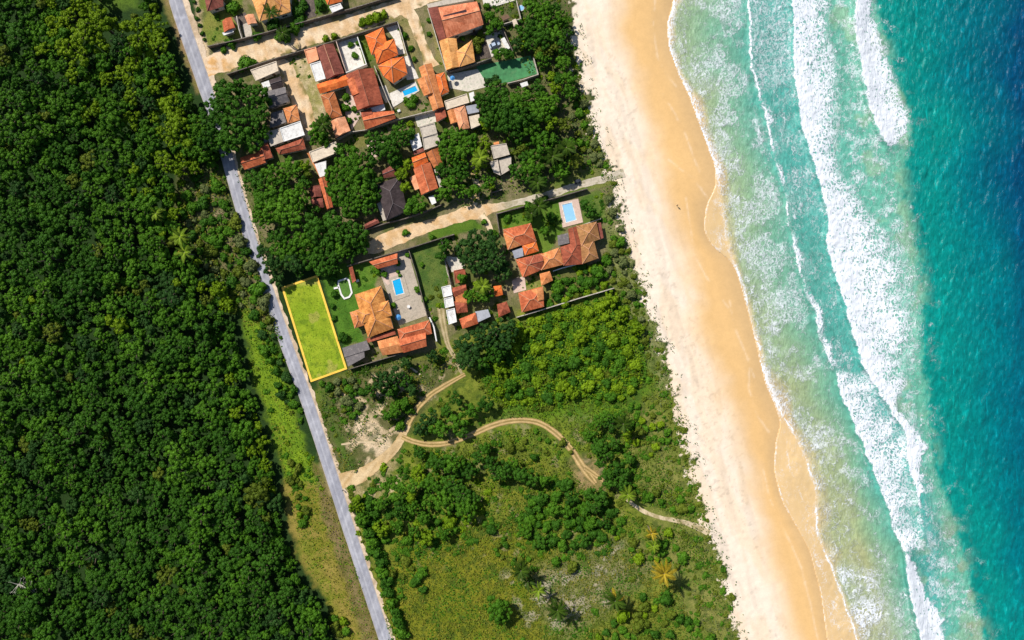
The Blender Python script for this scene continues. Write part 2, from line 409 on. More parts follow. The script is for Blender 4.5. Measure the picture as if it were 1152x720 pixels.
# village
zone([(214,-60),(640,-60),(644,60),(668,150),(690,205),(712,300),(690,320),(560,395),(470,415),(392,415),(372,300),(305,300),(250,170),(240,90)], (.200,.165,.085), (.095,.110,.028), 6, 8)
zone([(545,-60),(640,-60),(646,60),(666,120),(684,175),(640,205),(575,185),(535,110),(600,85),(560,40)], (.06,.08,.022), (.13,.12,.05), 6, 8)
LAWNS = [  # mown grass
 ([(236,14),(270,10),(271,40),(234,51),(226,30)], (.12,.17,.024), (.19,.19,.04)),
 ([(226,-40),(285,-40),(272,14),(236,14),(224,10)], (.10,.145,.022), (.15,.16,.035)),
 ([(330,-30),(348,-20),(345,26),(330,30)], (.06,.12,.016), None),
 ([(352,-10),(372,-6),(374,12),(354,20)], (.055,.115,.016), None),
 ([(326,62),(343,57),(350,82),(336,84)], (.11,.14,.025), (.26,.2,.1)),
 ([(326,66),(350,62),(366,100),(366,132),(352,140),(334,110)], (.50,.39,.23), (.24,.22,.07)),
 ([(406,20),(438,14),(432,24),(400,34)], (.10,.15,.02), None),
 ([(398,38),(412,36),(424,66),(410,72)], (.085,.14,.02), None),
 ([(440,16),(462,20),(470,60),(468,72),(450,50)], (.17,.16,.05), (.28,.22,.1)),
 ([(484,20),(493,14),(504,76),(490,74)], (.22,.19,.07), (.13,.14,.03)),
 ([(382,152),(412,144),(420,160),(390,172)], (.20,.17,.06), (.13,.14,.03)),
 ([(352,300),(388,296),(420,312),(432,340),(404,360),(410,384),(386,392),(362,312)], (.050,.125,.012), (.075,.165,.016)),
 ([(392,298),(416,292),(426,304),(424,320),(398,324)], (.075,.16,.016), (.10,.18,.02)),
 ([(459,280),(500,268),(506,310),(496,345),(478,350)], (.055,.105,.020), (.11,.15,.03)),
 ([(478,258),(518,246),(536,246),(546,258),(512,264),(484,270)], (.06,.125,.013), (.085,.15,.016)),
 ([(560,240),(632,222),(634,260),(606,300),(562,256)], (.075,.15,.016), (.11,.17,.022)),
 ([(652,220),(676,214),(682,250),(656,252)], (.06,.12,.016), (.11,.15,.03)),
 ([(558,233),(690,200),(694,206),(560,240)], (.10,.15,.025), (.16,.17,.04)),
 ([(586,316),(610,310),(614,330),(584,330)], (.16,.18,.035), (.24,.2,.08)),
 ([(610,305),(660,300),(690,320),(612,346)], (.17,.15,.045), (.10,.11,.03)),
 ([(640,195),(684,178),(690,196),(600,222),(590,214)], (.095,.14,.022), (.17,.16,.05)),
]
for poly, a, b2 in LAWNS: zone(poly, a, b2, 2, 3)
# south common
SOUTH = [(352,440),(400,412),(470,398),(520,380),(580,352),(700,320),(722,330),(742,380),(764,455),(790,560),(815,640),(850,770),(430,770),(440,719)]
zone(SOUTH, (.105,.140,.016), (.185,.205,.028), 6, 6)
zone([(452,600),(520,598),(590,585),(640,640),(640,680),(600,740),(450,740),(432,650)], (.115,.140,.009), (.180,.180,.015), 14, 14)
zone([(535,510),(600,500),(640,540),(560,600),(530,590)], (.19,.19,.02), (.12,.15,.018), 12, 12, .8)
zone([(590,640),(640,622),(720,605),(745,640),(700,680),(640,720),(610,700)], (.22,.195,.085), (.125,.145,.03), 10, 12)
spots([(590,650),(700,610),(690,680),(600,720),(560,640)], (.40,.34,.25), .585, .04, 61, 12, .75)
zone([(690,460),(745,455),(772,520),(800,600),(812,650),(838,740),(780,740),(750,640),(720,560)], (.20,.195,.050), (.13,.16,.026), 10, 10)
zone([(560,380),(690,335),(730,370),(745,430),(690,480),(560,480)], (.110,.195,.012), (.070,.140,.012), 10, 10)
zone([(540,470),(640,470),(680,510),(640,520),(560,500)], (.165,.205,.020), (.11,.155,.018), 8, 10)
zone([(690,230),(715,300),(745,380),(762,440),(742,440),(715,370),(690,320),(680,250)], (.20,.205,.075), (.125,.155,.034), 6, 8)
zone([(645,60),(668,130),(690,195),(676,200),(655,140),(636,70)], (.15,.145,.05), (.09,.11,.03), 5, 7)
zone([(360,430),(450,405),(520,400),(500,440),(470,470),(450,505),(400,540),(372,520)], (.125,.115,.045), (.085,.095,.024), 6, 8)
zone([(358,440),(366,436),(396,520),(390,540)], (.07,.12,.016), None, 4, 5, .8)
spots([(385,420),(470,410),(480,440),(450,490),(430,530),(390,545),(376,470)], (.55,.41,.25), .575, .05, 66, 13, .85)
zone([(400,458),(414,468),(428,486),(442,500),(432,512),(412,508),(398,486)], (.66,.51,.35), (.58,.43,.26), 5, 9, .95)
zone([(395,540),(420,528),(446,505),(450,518),(428,560),(398,566)], (.46,.34,.19), (.20,.17,.06), 5, 9, .8)
spots([(386,548),(450,520),(455,600),(405,600)], (.48,.37,.22), .60, .05, 68, 8, .8)
spots([(500,400),(530,395),(505,440),(470,470),(455,430)], (.42,.32,.19), .60, .05, 69, 9, .7)
zone([(640,520),(664,510),(690,545),(672,560),(652,556)], (.34,.22,.11), (.17,.14,.05), 4, 8, .8)
spots([(500,470),(700,470),(700,620),(460,640),(450,560)], (.27,.215,.12), .64, .04, 70, 10, .6)
spots(SOUTH, (.040,.070,.012), .60, .05, 71, 6, .6)
def smooth0(pts):
    pts = np.array(pts, float); t = np.linspace(0, len(pts) - 1, 40); k = np.arange(len(pts))
    return [tuple(q) for q in np.stack([np.interp(t, k, np.convolve(np.pad(pts[:, i], 1, 'edge'), [.2, .6, .2], 'valid')) for i in (0, 1)], 1)]
# sand
sandmask = sstep(-1.2, 1.2, SANDD)
wet = sstep(-34, 10, X - WETD(Y) + (fbm(X, Y, 34, 31, 3) - .5) * 22)
dry_c = np.array((.80, .67, .535)); dry_b = np.array((.77, .595, .42)); wet_c = np.array((.695, .435, .185))
st = sstep(.42, .66, fbm(X * 1.0 - Y * .33, Y * .33, 13, 33, 4))[..., None]
dc = dry_c * (1 - st * .65) + dry_b * st * .65
u_ = X - VEG(Y); along = fbm(u_ , Y * .10, 7, 341, 3)
dc = dc * (1 - .10 * sstep(.55, .72, along)[..., None])
foot = sstep(.66, .74, fbm(X, Y, 3.2, 343, 2)) * sstep(.5, .62, fbm(u_, Y * .25, 22, 345, 3)); dc = dc * (1 - .16 * foot[..., None])
wetm = wet[..., None]
wv = (fbm(X, Y, 60, 35, 3)[..., None] - .5)
gl = sstep(.35, 1.0, (X - WETD(Y)) / np.maximum(WATER(Y) - WETD(Y), 8))[..., None]
wcol = wet_c * (1 - gl) + np.array((.565, .37, .175)) * gl
wcol = wcol * (1 + .16 * (fbm(u_, Y * .16, 16, 347, 4)[..., None] - .5) + .10 * wv)
sandc = dc * (1 - wetm) + wcol * wetm
for ln_ in ([(738,-10),(733,30),(738,70),(752,86),(763,100)], [(748,176),(766,192),(780,198),(788,212),(798,226)], [(742,100),(760,128),(772,150),(781,182),(789,196)], [(770,215),(778,250),(776,290),(800,320),(824,352)], [(845,395),(838,440),(852,470),(868,490)], [(858,520),(862,560),(884,600),(902,632),(912,680),(922,730)], [(820,330),(824,372),(842,400),(850,430)]):
    dl_ = pdist(smooth0(ln_), X, Y) - (n_c - .5) * 2
    sandc = sandc + (np.array((.86, .70, .52)) - sandc) * (.34 * sstep(.35, .6, n_b) * np.exp(-(dl_ / 1.0) ** 2))[..., None]
tramp = sstep(.60, .70, fbm(X, Y, 7, 37, 4)) * sstep(60, 5, SANDD)
sandc = sandc * (1 - .10 * tramp[..., None])
base = base * (1 - sandmask[..., None]) + sandc * sandmask[..., None]
# relief
Z = (n_a - .5) * .5 + (n_c - .5) * .25
sfrac = np.clip((X - VEG(Y)) / np.maximum(WATER(Y) - VEG(Y), 20), 0, None)
Z = Z * (1 - np.clip(sfrac * 1.2, 0, 1)) + np.where(sfrac > 0, -np.minimum(sfrac, 4.0) * 1.6 - .03, 0)
Z += np.clip(SANDD / 6, -1, 1) * 0
vil = sstep(-30, 10, sdist([(200,-60),(640,-60),(690,205),(690,330),(520,400),(392,420),(360,300)], X, Y))
Z *= np.where(sfrac > 0, 1, 1 - vil)
Z = np.where(sfrac <= 0, np.minimum(Z * .6, .0), Z) - .02
PXm, PYm = (X - 576) * S * (1 - Z / HC), (360 - Y) * S * (1 - Z / HC)
ny, nx = X.shape
idx = np.arange(nx * ny).reshape(ny, nx)
Q = np.stack([idx[1:, :-1], idx[1:, 1:], idx[:-1, 1:], idx[:-1, :-1]], -1).reshape(-1, 4)
sq = (SANDD[1:, :-1] + SANDD[1:, 1:] + SANDD[:-1, 1:] + SANDD[:-1, :-1]).reshape(-1) > 0
V3 = np.stack([PXm, PYm, Z], -1).reshape(-1, 3); C4 = np.concatenate([base, np.ones(base.shape[:2] + (1,))], -1).reshape(-1, 4)
def submesh(name, V, Qs, cols, mat):
    used, inv = np.unique(Qs.ravel(), return_inverse=True)
    me = np_mesh(name, V[used], inv.reshape(-1, 4), None, {'zone': ('FLOAT_COLOR', 'POINT', cols[used])}, True)
    me.materials.append(mat); o = bpy.data.objects.new(name, me); link(o); o['kind'] = 'structure'; return o
m_ground = painted('ground_cover', 'zone', fine=(2.4, .50), bumpamt=.6)
m_sand = painted('beach_sand', 'zone', .85, .2, (1.6, .045), .12, .045)
submesh('ground', V3, Q[~sq], C4, m_ground)
submesh('beach', V3, Q[sq], C4, m_sand)
del V3, C4

# =================================================================== ROADS AND TRACKS (sheets a few mm above the land)
def smooth(pts, step=1.5):
    pts = [np.array(p, float) for p in pts]; out = []
    for i in range(len(pts) - 1):
        p0 = pts[max(i - 1, 0)]; p1 = pts[i]; p2 = pts[i + 1]; p3 = pts[min(i + 2, len(pts) - 1)]
        n = max(2, int(np.linalg.norm((p2 - p1)[:2]) / step))
        for k in range(n):
            t = k / n
            out.append(.5 * ((2 * p1) + (-p0 + p2) * t + (2 * p0 - 5 * p1 + 4 * p2 - p3) * t * t + (-p0 + 3 * p1 - 3 * p2 + p3) * t ** 3))
    out.append(pts[-1]); return np.array(out)
def strip(name, pts, colfn, z, jitter=0, nacross=9, mat=None, taper=False):
    """pts = (x, y, half width) down the middle of the road"""
    c = smooth(pts); n = len(c)
    t = np.gradient(c[:, :2], axis=0); t /= np.linalg.norm(t, axis=1)[:, None] + 1e-9
    nr = np.stack([-t[:, 1], t[:, 0]], 1)
    a = np.linspace(-1, 1, nacross); s = np.arange(n) * 1.5
    hw = c[:, 2][:, None] * np.ones(nacross)
    if taper:
        e = np.minimum(np.arange(n), n - 1 - np.arange(n)) / 6.0
        hw = hw * np.clip(e, .15, 1)[:, None]
    x = c[:, 0][:, None] + nr[:, 0][:, None] * hw * a; y = c[:, 1][:, None] + nr[:, 1][:, None] * hw * a
    if jitter:
        j = (fbm(x, y, 6, 81 + len(name), 3) - .5) * 2 * jitter
        x = x + nr[:, 0][:, None] * j * np.abs(a) ** 2 * np.sign(a); y = y + nr[:, 1][:, None] * j * np.abs(a) ** 2 * np.sign(a)
    A = a[None, :] * np.ones((n, 1)); Sx = s[:, None] * np.ones((1, nacross))
    col = colfn(A, Sx, x, y)
    wx, wy = Pn(x, y, z)
    V = np.stack([wx, wy, np.full_like(wx, z)], -1).reshape(-1, 3)
    i = np.arange(n * nacross).reshape(n, nacross)
    Qd = np.stack([i[:-1, :-1], i[:-1, 1:], i[1:, 1:], i[1:, :-1]], -1).reshape(-1, 4)
    # make faces look up
    p0, p1, p2 = V[Qd[0, 0]], V[Qd[0, 1]], V[Qd[0, 2]]
    if np.cross(p1 - p0, p2 - p0)[2] < 0: Qd = Qd[:, ::-1]
    me = np_mesh(name, V, Qd, None, {'zone': ('FLOAT_COLOR', 'POINT', np.concatenate([col, np.ones(col.shape[:2] + (1,))], -1).reshape(-1, 4))})
    me.materials.append(mat or m_dirt); o = bpy.data.objects.new(name, me); link(o); o['kind'] = 'structure'; return o
m_dirt = painted('dirt_surface', 'zone', .95, .1, (1.8, .22), .5)
m_asphalt = painted('asphalt', 'zone', .8, .3, (3.0, .10), .2)
def lerp3(a, b, k): return np.array(a) * (1 - k[..., None]) + np.array(b) * k[..., None]
def road_col(a, s, x, y):
    n = fbm(x * .95 + y * .32, (y * .95 - x * .32) * .08, 3.5, 90, 4)
    k = np.clip(.55 * np.exp(-((a - .12) / .13) ** 2) + .25 * np.exp(-((a - .62) / .2) ** 2) + .2 * np.exp(-((a + .55) / .12) ** 2) + (n - .5) * 1.2 + .12, 0, 1)
    c = lerp3((.27, .27, .31), (.455, .45, .48), k)
    e = sstep(.84, 1.0, np.abs(a)); c = c * (1 - e[..., None] * .6) + np.array((.46, .37, .28)) * e[..., None] * .6
    for yy in (20, 322, 455): c *= (1 + .22 * np.exp(-((y - yy) / 1.6) ** 2))[..., None]
    c *= (.86 + .28 * fbm(x, y, 30, 92, 3))[..., None]
    return c
ROAD = [(183,-60),(197.5,0),(214,50),(231,99),(247,145),(255,175),(276,250),(291,297),(323,390),(345,450),(365,510),(393,597),(407,640),(433,719),(451,775)]
strip('road_shoulder', [(x + (7.5 if y < 100 else 5.5), y, 6.5 if y < 100 else 5.0) for x, y in ROAD],
      lambda a, s, x, y: lerp3((.64, .50, .36), (.46, .34, .22), sstep(.4, .65, fbm(x, y, 7, 95, 3))), .012, 2.6)
strip('road', [(x, y, 7.6 if y < 140 else 7.0) for x, y in ROAD], road_col, .03, .22, 25, m_asphalt)
def dirt_col(a, s, x, y):
    n = fbm(x, y, 12, 97, 4); m2 = fbm(x * .95 - y * .3, (y * .95 + x * .3) * .25, 5, 98, 3)
    c = lerp3((.70, .54, .36), (.58, .38, .20), sstep(.35, .65, .6 * n + .4 * m2))
    g = sstep(.54, .64, fbm(x, y, 9, 99, 4)) * sstep(.25, .9, np.abs(a))
    return c * (1 - g[..., None]) + np.array((.22, .18, .06)) * g[..., None]
def dirt_orange(a, s, x, y):
    k = sstep(275, 245, x)
    return dirt_col(a, s, x, y) * (1 - k[..., None]) + lerp3((.60, .34, .13), (.68, .50, .33), sstep(.4, .6, fbm(x, y, 8, 101, 3))) * k[..., None]
strip('dirt_road', [(229,78,9),(245,71,12),(262,64,13),(290,56,14),(325,46,13),(360,36,12),(395,26,11),(425,16,10),(455,6,9),(480,-4,9),(540,-24,9)], dirt_orange, .016, 2.5, 13)
strip('dirt_lane', [(448,4,7),(463,18,7),(470,36,5.5),(476,52,5),(482,66,6),(486,76,9)], dirt_col, .020, 1.6, 9)
strip('dirt_lane', [(310,64,6),(321,78,8.5),(331,98,9.5),(340,118,10),(345,138,9),(347,158,6)], dirt_col, .018, 2, 11)
strip('dirt_road', [(412,281,5),(424,276,8.5),(440,269,9),(458,262,8.5),(480,255,6.5),(505,247,6.5),(525,240,8),(540,238,8),(560,233,4.5),(590,226,4),(620,218,4),(650,209,4),(680,201,4),(702,194,5)],
      lambda a, s, x, y: lerp3((.66, .47, .28), (.58, .37, .18), sstep(.4, .6, fbm(x, y, 8, 103, 4))) * (1 - sstep(548, 575, x)[..., None]) + lerp3((.52, .45, .35), (.27, .24, .13), sstep(.5, .9, 1 - np.abs(np.abs(a) - .5) * 2) * .2 + sstep(.5, .62, fbm(x, y, 6, 104, 3)) * .6) * sstep(548, 575, x)[..., None], .016, 1.5, 11)
strip('dirt_lane', [(533,236,4),(536,222,4),(536,208,3.5),(533,192,3),(531,178,2.5)], dirt_col, .019, 1.4, 7)
strip('dirt_lane', [(541,242,5),(547,250,4),(552,258,3),(558,268,2.5)], dirt_col, .021, 1, 7)
def rut_col(a, s, x, y):
    n = fbm(x, y, 5, 107, 3)
    k = np.clip(np.exp(-((np.abs(a) - .52) / .24) ** 2) * 1.2 + (n - .5) * .7, 0, 1)
    return lerp3((.24, .17, .055), (.58, .40, .185), k)
def rut_wide(a, s, x, y):
    k = np.clip(.55 + (fbm(x * .8 + y * .6, (y * .8 - x * .6) * .2, 4, 109, 3) - .5) * 2 - sstep(.7, 1, np.abs(a)) * .3, 0, 1)
    return lerp3((.44, .29, .13), (.66, .49, .28), k)
strip('dirt_track', [(383,541,9),(398,537,9),(414,530,7.5),(430,518,6),(444,504,5),(452,491,4.5),(460,473,4)], rut_wide, .016, 1.5, 11)
strip('dirt_track', [(458,478,3.8),(468,461,3.6),(482,446,3.4),(500,434,3.0),(523,421,2.2)], rut_col, .022, .6, 9)
strip('dirt_track', [(452,491,3.0),(466,497,3.0),(485,500,3.2),(505,498,3.2),(530,489,3.2),(556,478,3.4),(580,473,3.4),(604,475,3.4),(622,485,3.6),(640,502,3.8),(652,520,4.2),(662,534,4.2),(670,544,2.5)], rut_col, .020, .6, 9)
strip('dirt_track', [(658,526,3),(672,536,2.6),(690,548,1.8)], rut_col, .024, .5, 7)
strip('dirt_track', [(704,560,2),(714,569,2.0),(726,576,2.3),(742,582,2.4),(762,586,2.4),(780,591,3.2),(798,600,3.5)], lambda a, s, x, y: lerp3((.36, .29, .15), (.56, .45, .29), sstep(.4, .6, fbm(x, y, 5, 111, 3))), .018, .8, 7)
strip('dirt_track', [(521,424,1),(512,404,2.6),(504,388,2.8),(500,372,3.4),(497,356,4.2),(496,342,4.5)], lambda a, s, x, y: lerp3((.26, .21, .09), (.48, .38, .23), np.clip(np.exp(-((np.abs(a) - .5) / .25) ** 2) + (fbm(x, y, 5, 112, 3) - .5), 0, 1)), .018, .8, 9)
strip('footpath', [(452,407,.8),(464,415,1),(476,424,1)], lambda a, s, x, y: lerp3((.5, .4, .26), (.6, .5, .36), a * .5 + .5), .018, .4, 5)
strip('dirt_track', [(384,500,1.2),(410,497,1.2),(432,500,1.4),(446,504,1.6)], lambda a, s, x, y: lerp3((.5, .38, .22), (.6, .47, .3), a * .5 + .5), .014, .6, 5)

# =================================================================== SEA
wx_ = axis(725, 1215, 1.25, [], [1240, 1300, 1500, 2600, 8000, 30000])
wy_ = axis(-40, 760, 1.25, [-30000, -6000, -1500, -400, -120], [820, 1100, 2200, 6700, 30000])
X, Y = np.meshgrid(wx_, wy_)
jit = (fbm(X, Y, 7, 201, 3) - .5); jit2 = (fbm(X, Y, 3, 202, 2) - .5); big = fbm(X, Y, 45, 203, 3)
rough = jit * 7 + jit2 * 2.5
yy1 = fbm(X * 0 + 5.7, Y, 15, 251, 3) - .5; yy2 = fbm(X * 0 + 2.1, Y, 13, 253, 3) - .5
W = WATER(Y); L1 = LINE1(Y) + 5 * yy1; L2 = LINE2(Y) + 7 * yy2; BL = BAND_L(Y) + 7 * yy1; BR = BAND_R(Y); TQ = TURQ(Y); DP = DEEP(Y)
# --- depth tint 0..1
def lin(a, b, x): return np.clip((x - a) / np.maximum(b - a, 1e-6), 0, 1)
xw = X + (big - .5) * 30
t = .22 * lin(W, L1 + 14, xw) + .22 * lin(L1 + 5, np.minimum(L2, L1 + 95) + 3, xw) + .18 * lin(L2, BL + 25, xw) + .06 * lin(BL, TQ - 8, xw) \
    + .14 * sstep(0, 1, lin(TQ - 9, TQ + 10, X + rough * 1.4)) + .18 * lin(TQ + 22, DP + 22, X + (big - .5) * 46)
t = t - .10 * np.clip(1 - np.abs(X - (L1 + L2) / 2) / 40, 0, 1) * lin(300, 620, Y)      # stirred-up sand in the lower trough
ramp_t = [0, .10, .22, .34, .44, .56, .68, .74, .82, .90, 1.0]
ramp_c = [srgb(216,180,126), srgb(196,174,124), srgb(158,170,124), srgb(120,168,136), srgb(84,162,146), srgb(76,166,156), srgb(100,176,150), srgb(20,142,128), srgb(5,130,122), srgb(0,110,118), srgb(0,68,102)]
ramp_c = np.array(ramp_c)
wc = np.stack([np.interp(t, ramp_t, ramp_c[:, k]) for k in range(3)], -1)
# swash film over the lower beach: sand shows through
film = sstep(6, -2, X - L1) 
wc = wc * (1 - film[..., None] * .8) + np.array(srgb(222,188,138)) * film[..., None] * .8
# pale churned plumes behind the breakers
pl = sstep(.50, .66, fbm(X, Y, 22, 207, 4)) * sstep(-6, 8, X - BR + 10) * sstep(14, -10, X - TQ)
wc = wc * (1 - .55 * pl[..., None]) + np.array(srgb(146,178,140)) * .55 * pl[..., None]
br2 = sstep(.52, .66, fbm(X, Y, 18, 209, 4)) * np.exp(-((X - TQ + 12) / 14) ** 2) * sstep(560, 610, Y)
wc = wc * (1 - .5 * br2[..., None]) + np.array(srgb(172,168,130)) * .5 * br2[..., None]
wc *= (.86 + .28 * fbm(X, Y * .6, 20, 205, 4))[..., None] * .92
# --- foam cover 0..1
foam = np.zeros_like(X)
su, sv = X * .94 - Y * .34, X * .34 + Y * .94
streak = .55 * fbm(su * .45, sv, 7, 231, 3) + .45 * fbm(X, Y, 24, 233, 3)
def add(d):
    global foam
    foam = np.maximum(foam, d)
def band(xl, xr, y0, y1, dl, dm, dr, sl=2.0, sr=10, front=5, ysoft=12):
    a = X - xl + rough * .6; b = xr - X + rough * 1.6
    u = np.clip((X - xl) / np.maximum(xr - xl, 2), 0, 1)
    d = np.where(u < .5, dl + (dm - dl) * np.clip(u * 2, 0, 1) ** .6, dm + (dr - dm) * (u * 2 - 1))
    d = np.maximum(d, .97 * sstep(front + 3, front - 3, a + rough * .5) * (dl > .5))
    d = d + (streak - .5) * np.where(d < .93, .75, .1) * (dl > .9)
    m = sstep(-sl, sl, a) * sstep(-sr * .5, sr * .5, b) * sstep(y0 - ysoft * .2, y0 + ysoft, Y + rough) * sstep(y1 + ysoft * .2, y1 - ysoft, Y + rough)
    return d * m
def fline(xl, w, dens, y0=-1e5, y1=1e5, dash=0, seed=0, wob=.25):
    a = X - xl + rough * wob
    d = dens * np.exp(-(np.abs(a) / w) ** 1.6)
    if dash:
        k = vnoise(Y * 0 + 3.3, Y, dash, 300 + seed); d = d * (.55 + .5 * sstep(.30, .66, k))
    return d * sstep(y0 - 4, y0 + 4, Y) * sstep(y1 + 4, y1 - 4, Y)
mod = fbm(X, Y, 26, 211, 4)
# swash edge
add(band(L1 - 1, L1 + 24 + 10 * jit, -40, 740, .46, .34, .20, 1.2, 12, 1))
add(band(L1 - 1, L1 + 11 + 4 * jit, -40, 120, .74, .50, .30, 1.2, 6, 3))
add(band(L1 - 1, L1 + 13, 105, 206, .74, .56, .38, 1.2, 6, 3))
add(.62 * np.exp(-(((X - 822) / 18) ** 2 + ((Y - 186) / 14) ** 2)))
add(band(L1 - 1, L1 + 15, 392, 476, .66, .52, .32, 1.2, 7, 3))
add(fline(L1, 1.5, .95, 470, 622, 12, 1)); add(fline(L1 + .5, 1.7, .85, 622, 800))
add(fline(L1, 2.0, .7, 205, 300, 20, 4)); add(fline(L1 + 1, 3.0, .75, 296, 396, 16, 2))
add(fline(W, 1.0, .55, -60, 800, 30, 8, .3))
lob = 9 * np.abs(np.sin(Y / 31 + 1.5 * fbm(Y * 0 + 9.1, Y, 60, 241, 2)))
add(fline(W * .45 + L1 * .55 - lob + 5, .9, .42, 470, 730, 18, 9, .3)); add(fline(L1 + 16 - lob, 1.2, .5, -60, 470, 22, 10, .5)); add(fline(L1 + 34 - lob * 1.6 + 6 * (mod - .5), 1.4, .45, -60, 740, 16, 11, .7)); add(fline(L1 + 55 + lob * 1.3, 1.5, .42, -60, 740, 14, 12, .9))
add(.50 * np.exp(-(((X - 930) / 14) ** 2 + ((Y - 575) / 18) ** 2))); add(.5 * np.exp(-(((X - 926) / 8) ** 2 + ((Y - 548) / 8) ** 2)))
# lace between swash and second line
tr = sstep(0, 14, X - L1) * sstep(2, -12, X - L2)
add(tr * (.12 + .42 * sstep(.44, .60, mod)) * (1 - .5 * sstep(540, 570, Y) * sstep(650, 620, Y)))
add(tr * .50 * np.exp(-(((X - L1 - 28) / 26) ** 2)) * sstep(55, 75, Y) * sstep(130, 90, Y))
add(tr * .44 * sstep(.40, .60, fbm(X, Y, 16, 213, 3)) * sstep(45, 15, X - L1) * sstep(360, 400, Y) * sstep(560, 520, Y))
add(tr * .40 * sstep(.40, .62, fbm(X, Y, 20, 214, 3)) * sstep(230, 280, Y) * sstep(420, 340, Y) * sstep(45, 20, X - L1))
low = sstep(0, 7, X - L1) * sstep(2, -6, X - L2) * sstep(-6, 14, (Y - 622) - (X - 935) * .44 + rough * 1.6)
add(low * (.42 + .26 * sstep(.35, .65, mod)))
fl = sstep(0, 4, X - W) * sstep(0, -4, X - L1)
add(fl * (.10 + .18 * sstep(.5, .65, mod)))
# second line
add(fline(L2, 2.2, .92, -60, 112, 0, 5)); add(fline(L2, 2.0, .95, 118, 415, 26, 6))
for yc, hh, ww in ((132, 14, 11), (196, 16, 8), (284, 22, 6), (352, 34, 12), (395, 26, 12)):
    add(.85 * np.exp(-((Y - yc) / hh) ** 2) * sstep(-2, 1, X - L2 + rough * .3) * sstep(ww, ww * .3, X - L2 + rough * .8))
# lace field behind second line
mid = sstep(-2, 2, X - L2) * sstep(3, -3, X - BL)
add(mid * .50 * sstep(118, 96, Y + rough * 2 + (X - 860) * .3))
add(mid * (.16 + .26 * sstep(.42, .62, mod)))
add(band(L2, BL + 4, 412, 625, .94, .66, .52, 1.5, 8, 4))
# main breaker
add(band(BL, BR, -60, 160, .96, .78, .46, 1.5, 16, 5))
add(band(BL, BR, 140, 330, .97, .77, .44, 1.5, 22, 6))
add(band(BL, BR, 300, 468, .97, .78, .52, 1.5, 18, 6))
add(band(BL, BR, 452, 580, .98, .92, .78, 1.3, 4, 4))
add(band(B4_L(Y), B4_R(Y), -60, 166, .99, .92, .66, 1.5, 8, 5, 5))
add(band(B5_L, B5_R, 615, 800, .99, .95, .88, 1.3, 5, 6) if False else band(B5_L(Y), B5_R(Y), 615, 800, .99, .95, .86, 1.3, 6, 6))
# ragged lace trailing seaward
tail = sstep(-4, 4, X - BR) * sstep(6, -18, X - TQ + rough * 2)
add(tail * (.20 + .36 * sstep(.46, .66, fbm(X * .5, Y, 9, 215, 4))))
bt = sstep(0, 10, X - np.maximum(BL, 1025)) * sstep(10, -30, X - TQ + rough * 2) * sstep(470, 520, Y)
add(bt * (.16 + .30 * sstep(.45, .62, fbm(X * .45 + Y * .2, Y, 9, 217, 4))))
add(.22 * sstep(.52, .68, fbm(X * .6, Y, 8, 219, 4)) * np.exp(-((X - TQ - 4) / 14) ** 2))
# --- relief: a steep shoreward face on every breaker, foam heaped up, chop outside
def ridge(xl, h, up, back, y0, y1):
    a = X - xl
    return h * np.where(a < 0, np.exp(-(a / up) ** 2), np.exp(-(a / back) ** 2)) * sstep(y0, y0 + 25, Y) * sstep(y1, y1 - 25, Y)
Zw = ridge(L2, .8, 2.5, 14, -200, 1000) + ridge(BL, 1.5, 3, 22, -200, 620) + ridge(B4_L(Y), 2.1, 4, 14, -200, 178) + ridge(B5_L(Y), 1.5, 3, 10, 600, 1000)
Zw *= .8 + .4 * fbm(X, Y, 30, 221, 2)
Zw += foam * ((fbm(X, Y, 4.0, 223, 3) - .5) * .55)
ca, sa = math.cos(.32), math.sin(.32)
U1 = X * ca + Y * sa; V1 = -X * sa + Y * ca
deepm = sstep(-20, 30, X - TQ); shal = 1 - deepm
chop = (fbm(U1, V1 * .35, 10, 225, 3) - .5) * .75 + (fbm(U1, V1 * .5, 3.6, 227, 2) - .5) * .42
chop2 = (fbm(U1 * .55, V1, 7, 229, 3) - .5) * .34
fade = sstep(0, 18, X - W)
Zw += chop * (deepm * 1.0 + .25 * shal * fade) + chop2 * shal * fade
Zw = SEA_Z + .10 + Zw * fade - .0
Zw = np.where(X < W - 1.0, SEA_Z - .8 - .01 * (W - X), Zw)
farm = (X > 1216) | (Y < -45) | (Y > 765)
Zw = np.where(farm & (X >= W - 1), SEA_Z + .1, Zw)
wxm, wym = Pn(X, Y, Zw)
ny, nx = X.shape; idx = np.arange(nx * ny).reshape(ny, nx)
Q = np.stack([idx[1:, :-1], idx[1:, 1:], idx[:-1, 1:], idx[:-1, :-1]], -1).reshape(-1, 4)
keep = ((X - W)[1:, 1:] > -8).reshape(-1); Q = Q[keep]
used, inv = np.unique(Q.ravel(), return_inverse=True)
V3 = np.stack([wxm, wym, Zw], -1).reshape(-1, 3)[used]
C4 = np.concatenate([np.clip(wc, 0, 1), np.ones(X.shape + (1,))], -1).reshape(-1, 4)[used]
me = np_mesh('sea', V3, inv.reshape(-1, 4), None, {'zone': ('FLOAT_COLOR', 'POINT', C4), 'foam': ('FLOAT', 'POINT', foam.reshape(-1)[used]), 'deep': ('FLOAT', 'POINT', deepm.reshape(-1)[used]), 'calm': ('FLOAT', 'POINT', (1 - .85 * film).reshape(-1)[used])}, True)
m, nt, b = nodes('sea_water')
p = geo_pos(nt)
wz = nt.nodes.new('ShaderNodeTexNoise'); wz.inputs['Scale'].default_value = .55; wz.inputs['Detail'].default_value = 3; nt.links.new(p, wz.inputs['Vector'])
wsub = nt.nodes.new('ShaderNodeVectorMath'); wsub.operation = 'SUBTRACT'; nt.links.new(wz.outputs['Color'], wsub.inputs[0]); wsub.inputs[1].default_value = (.5, .5, .5)
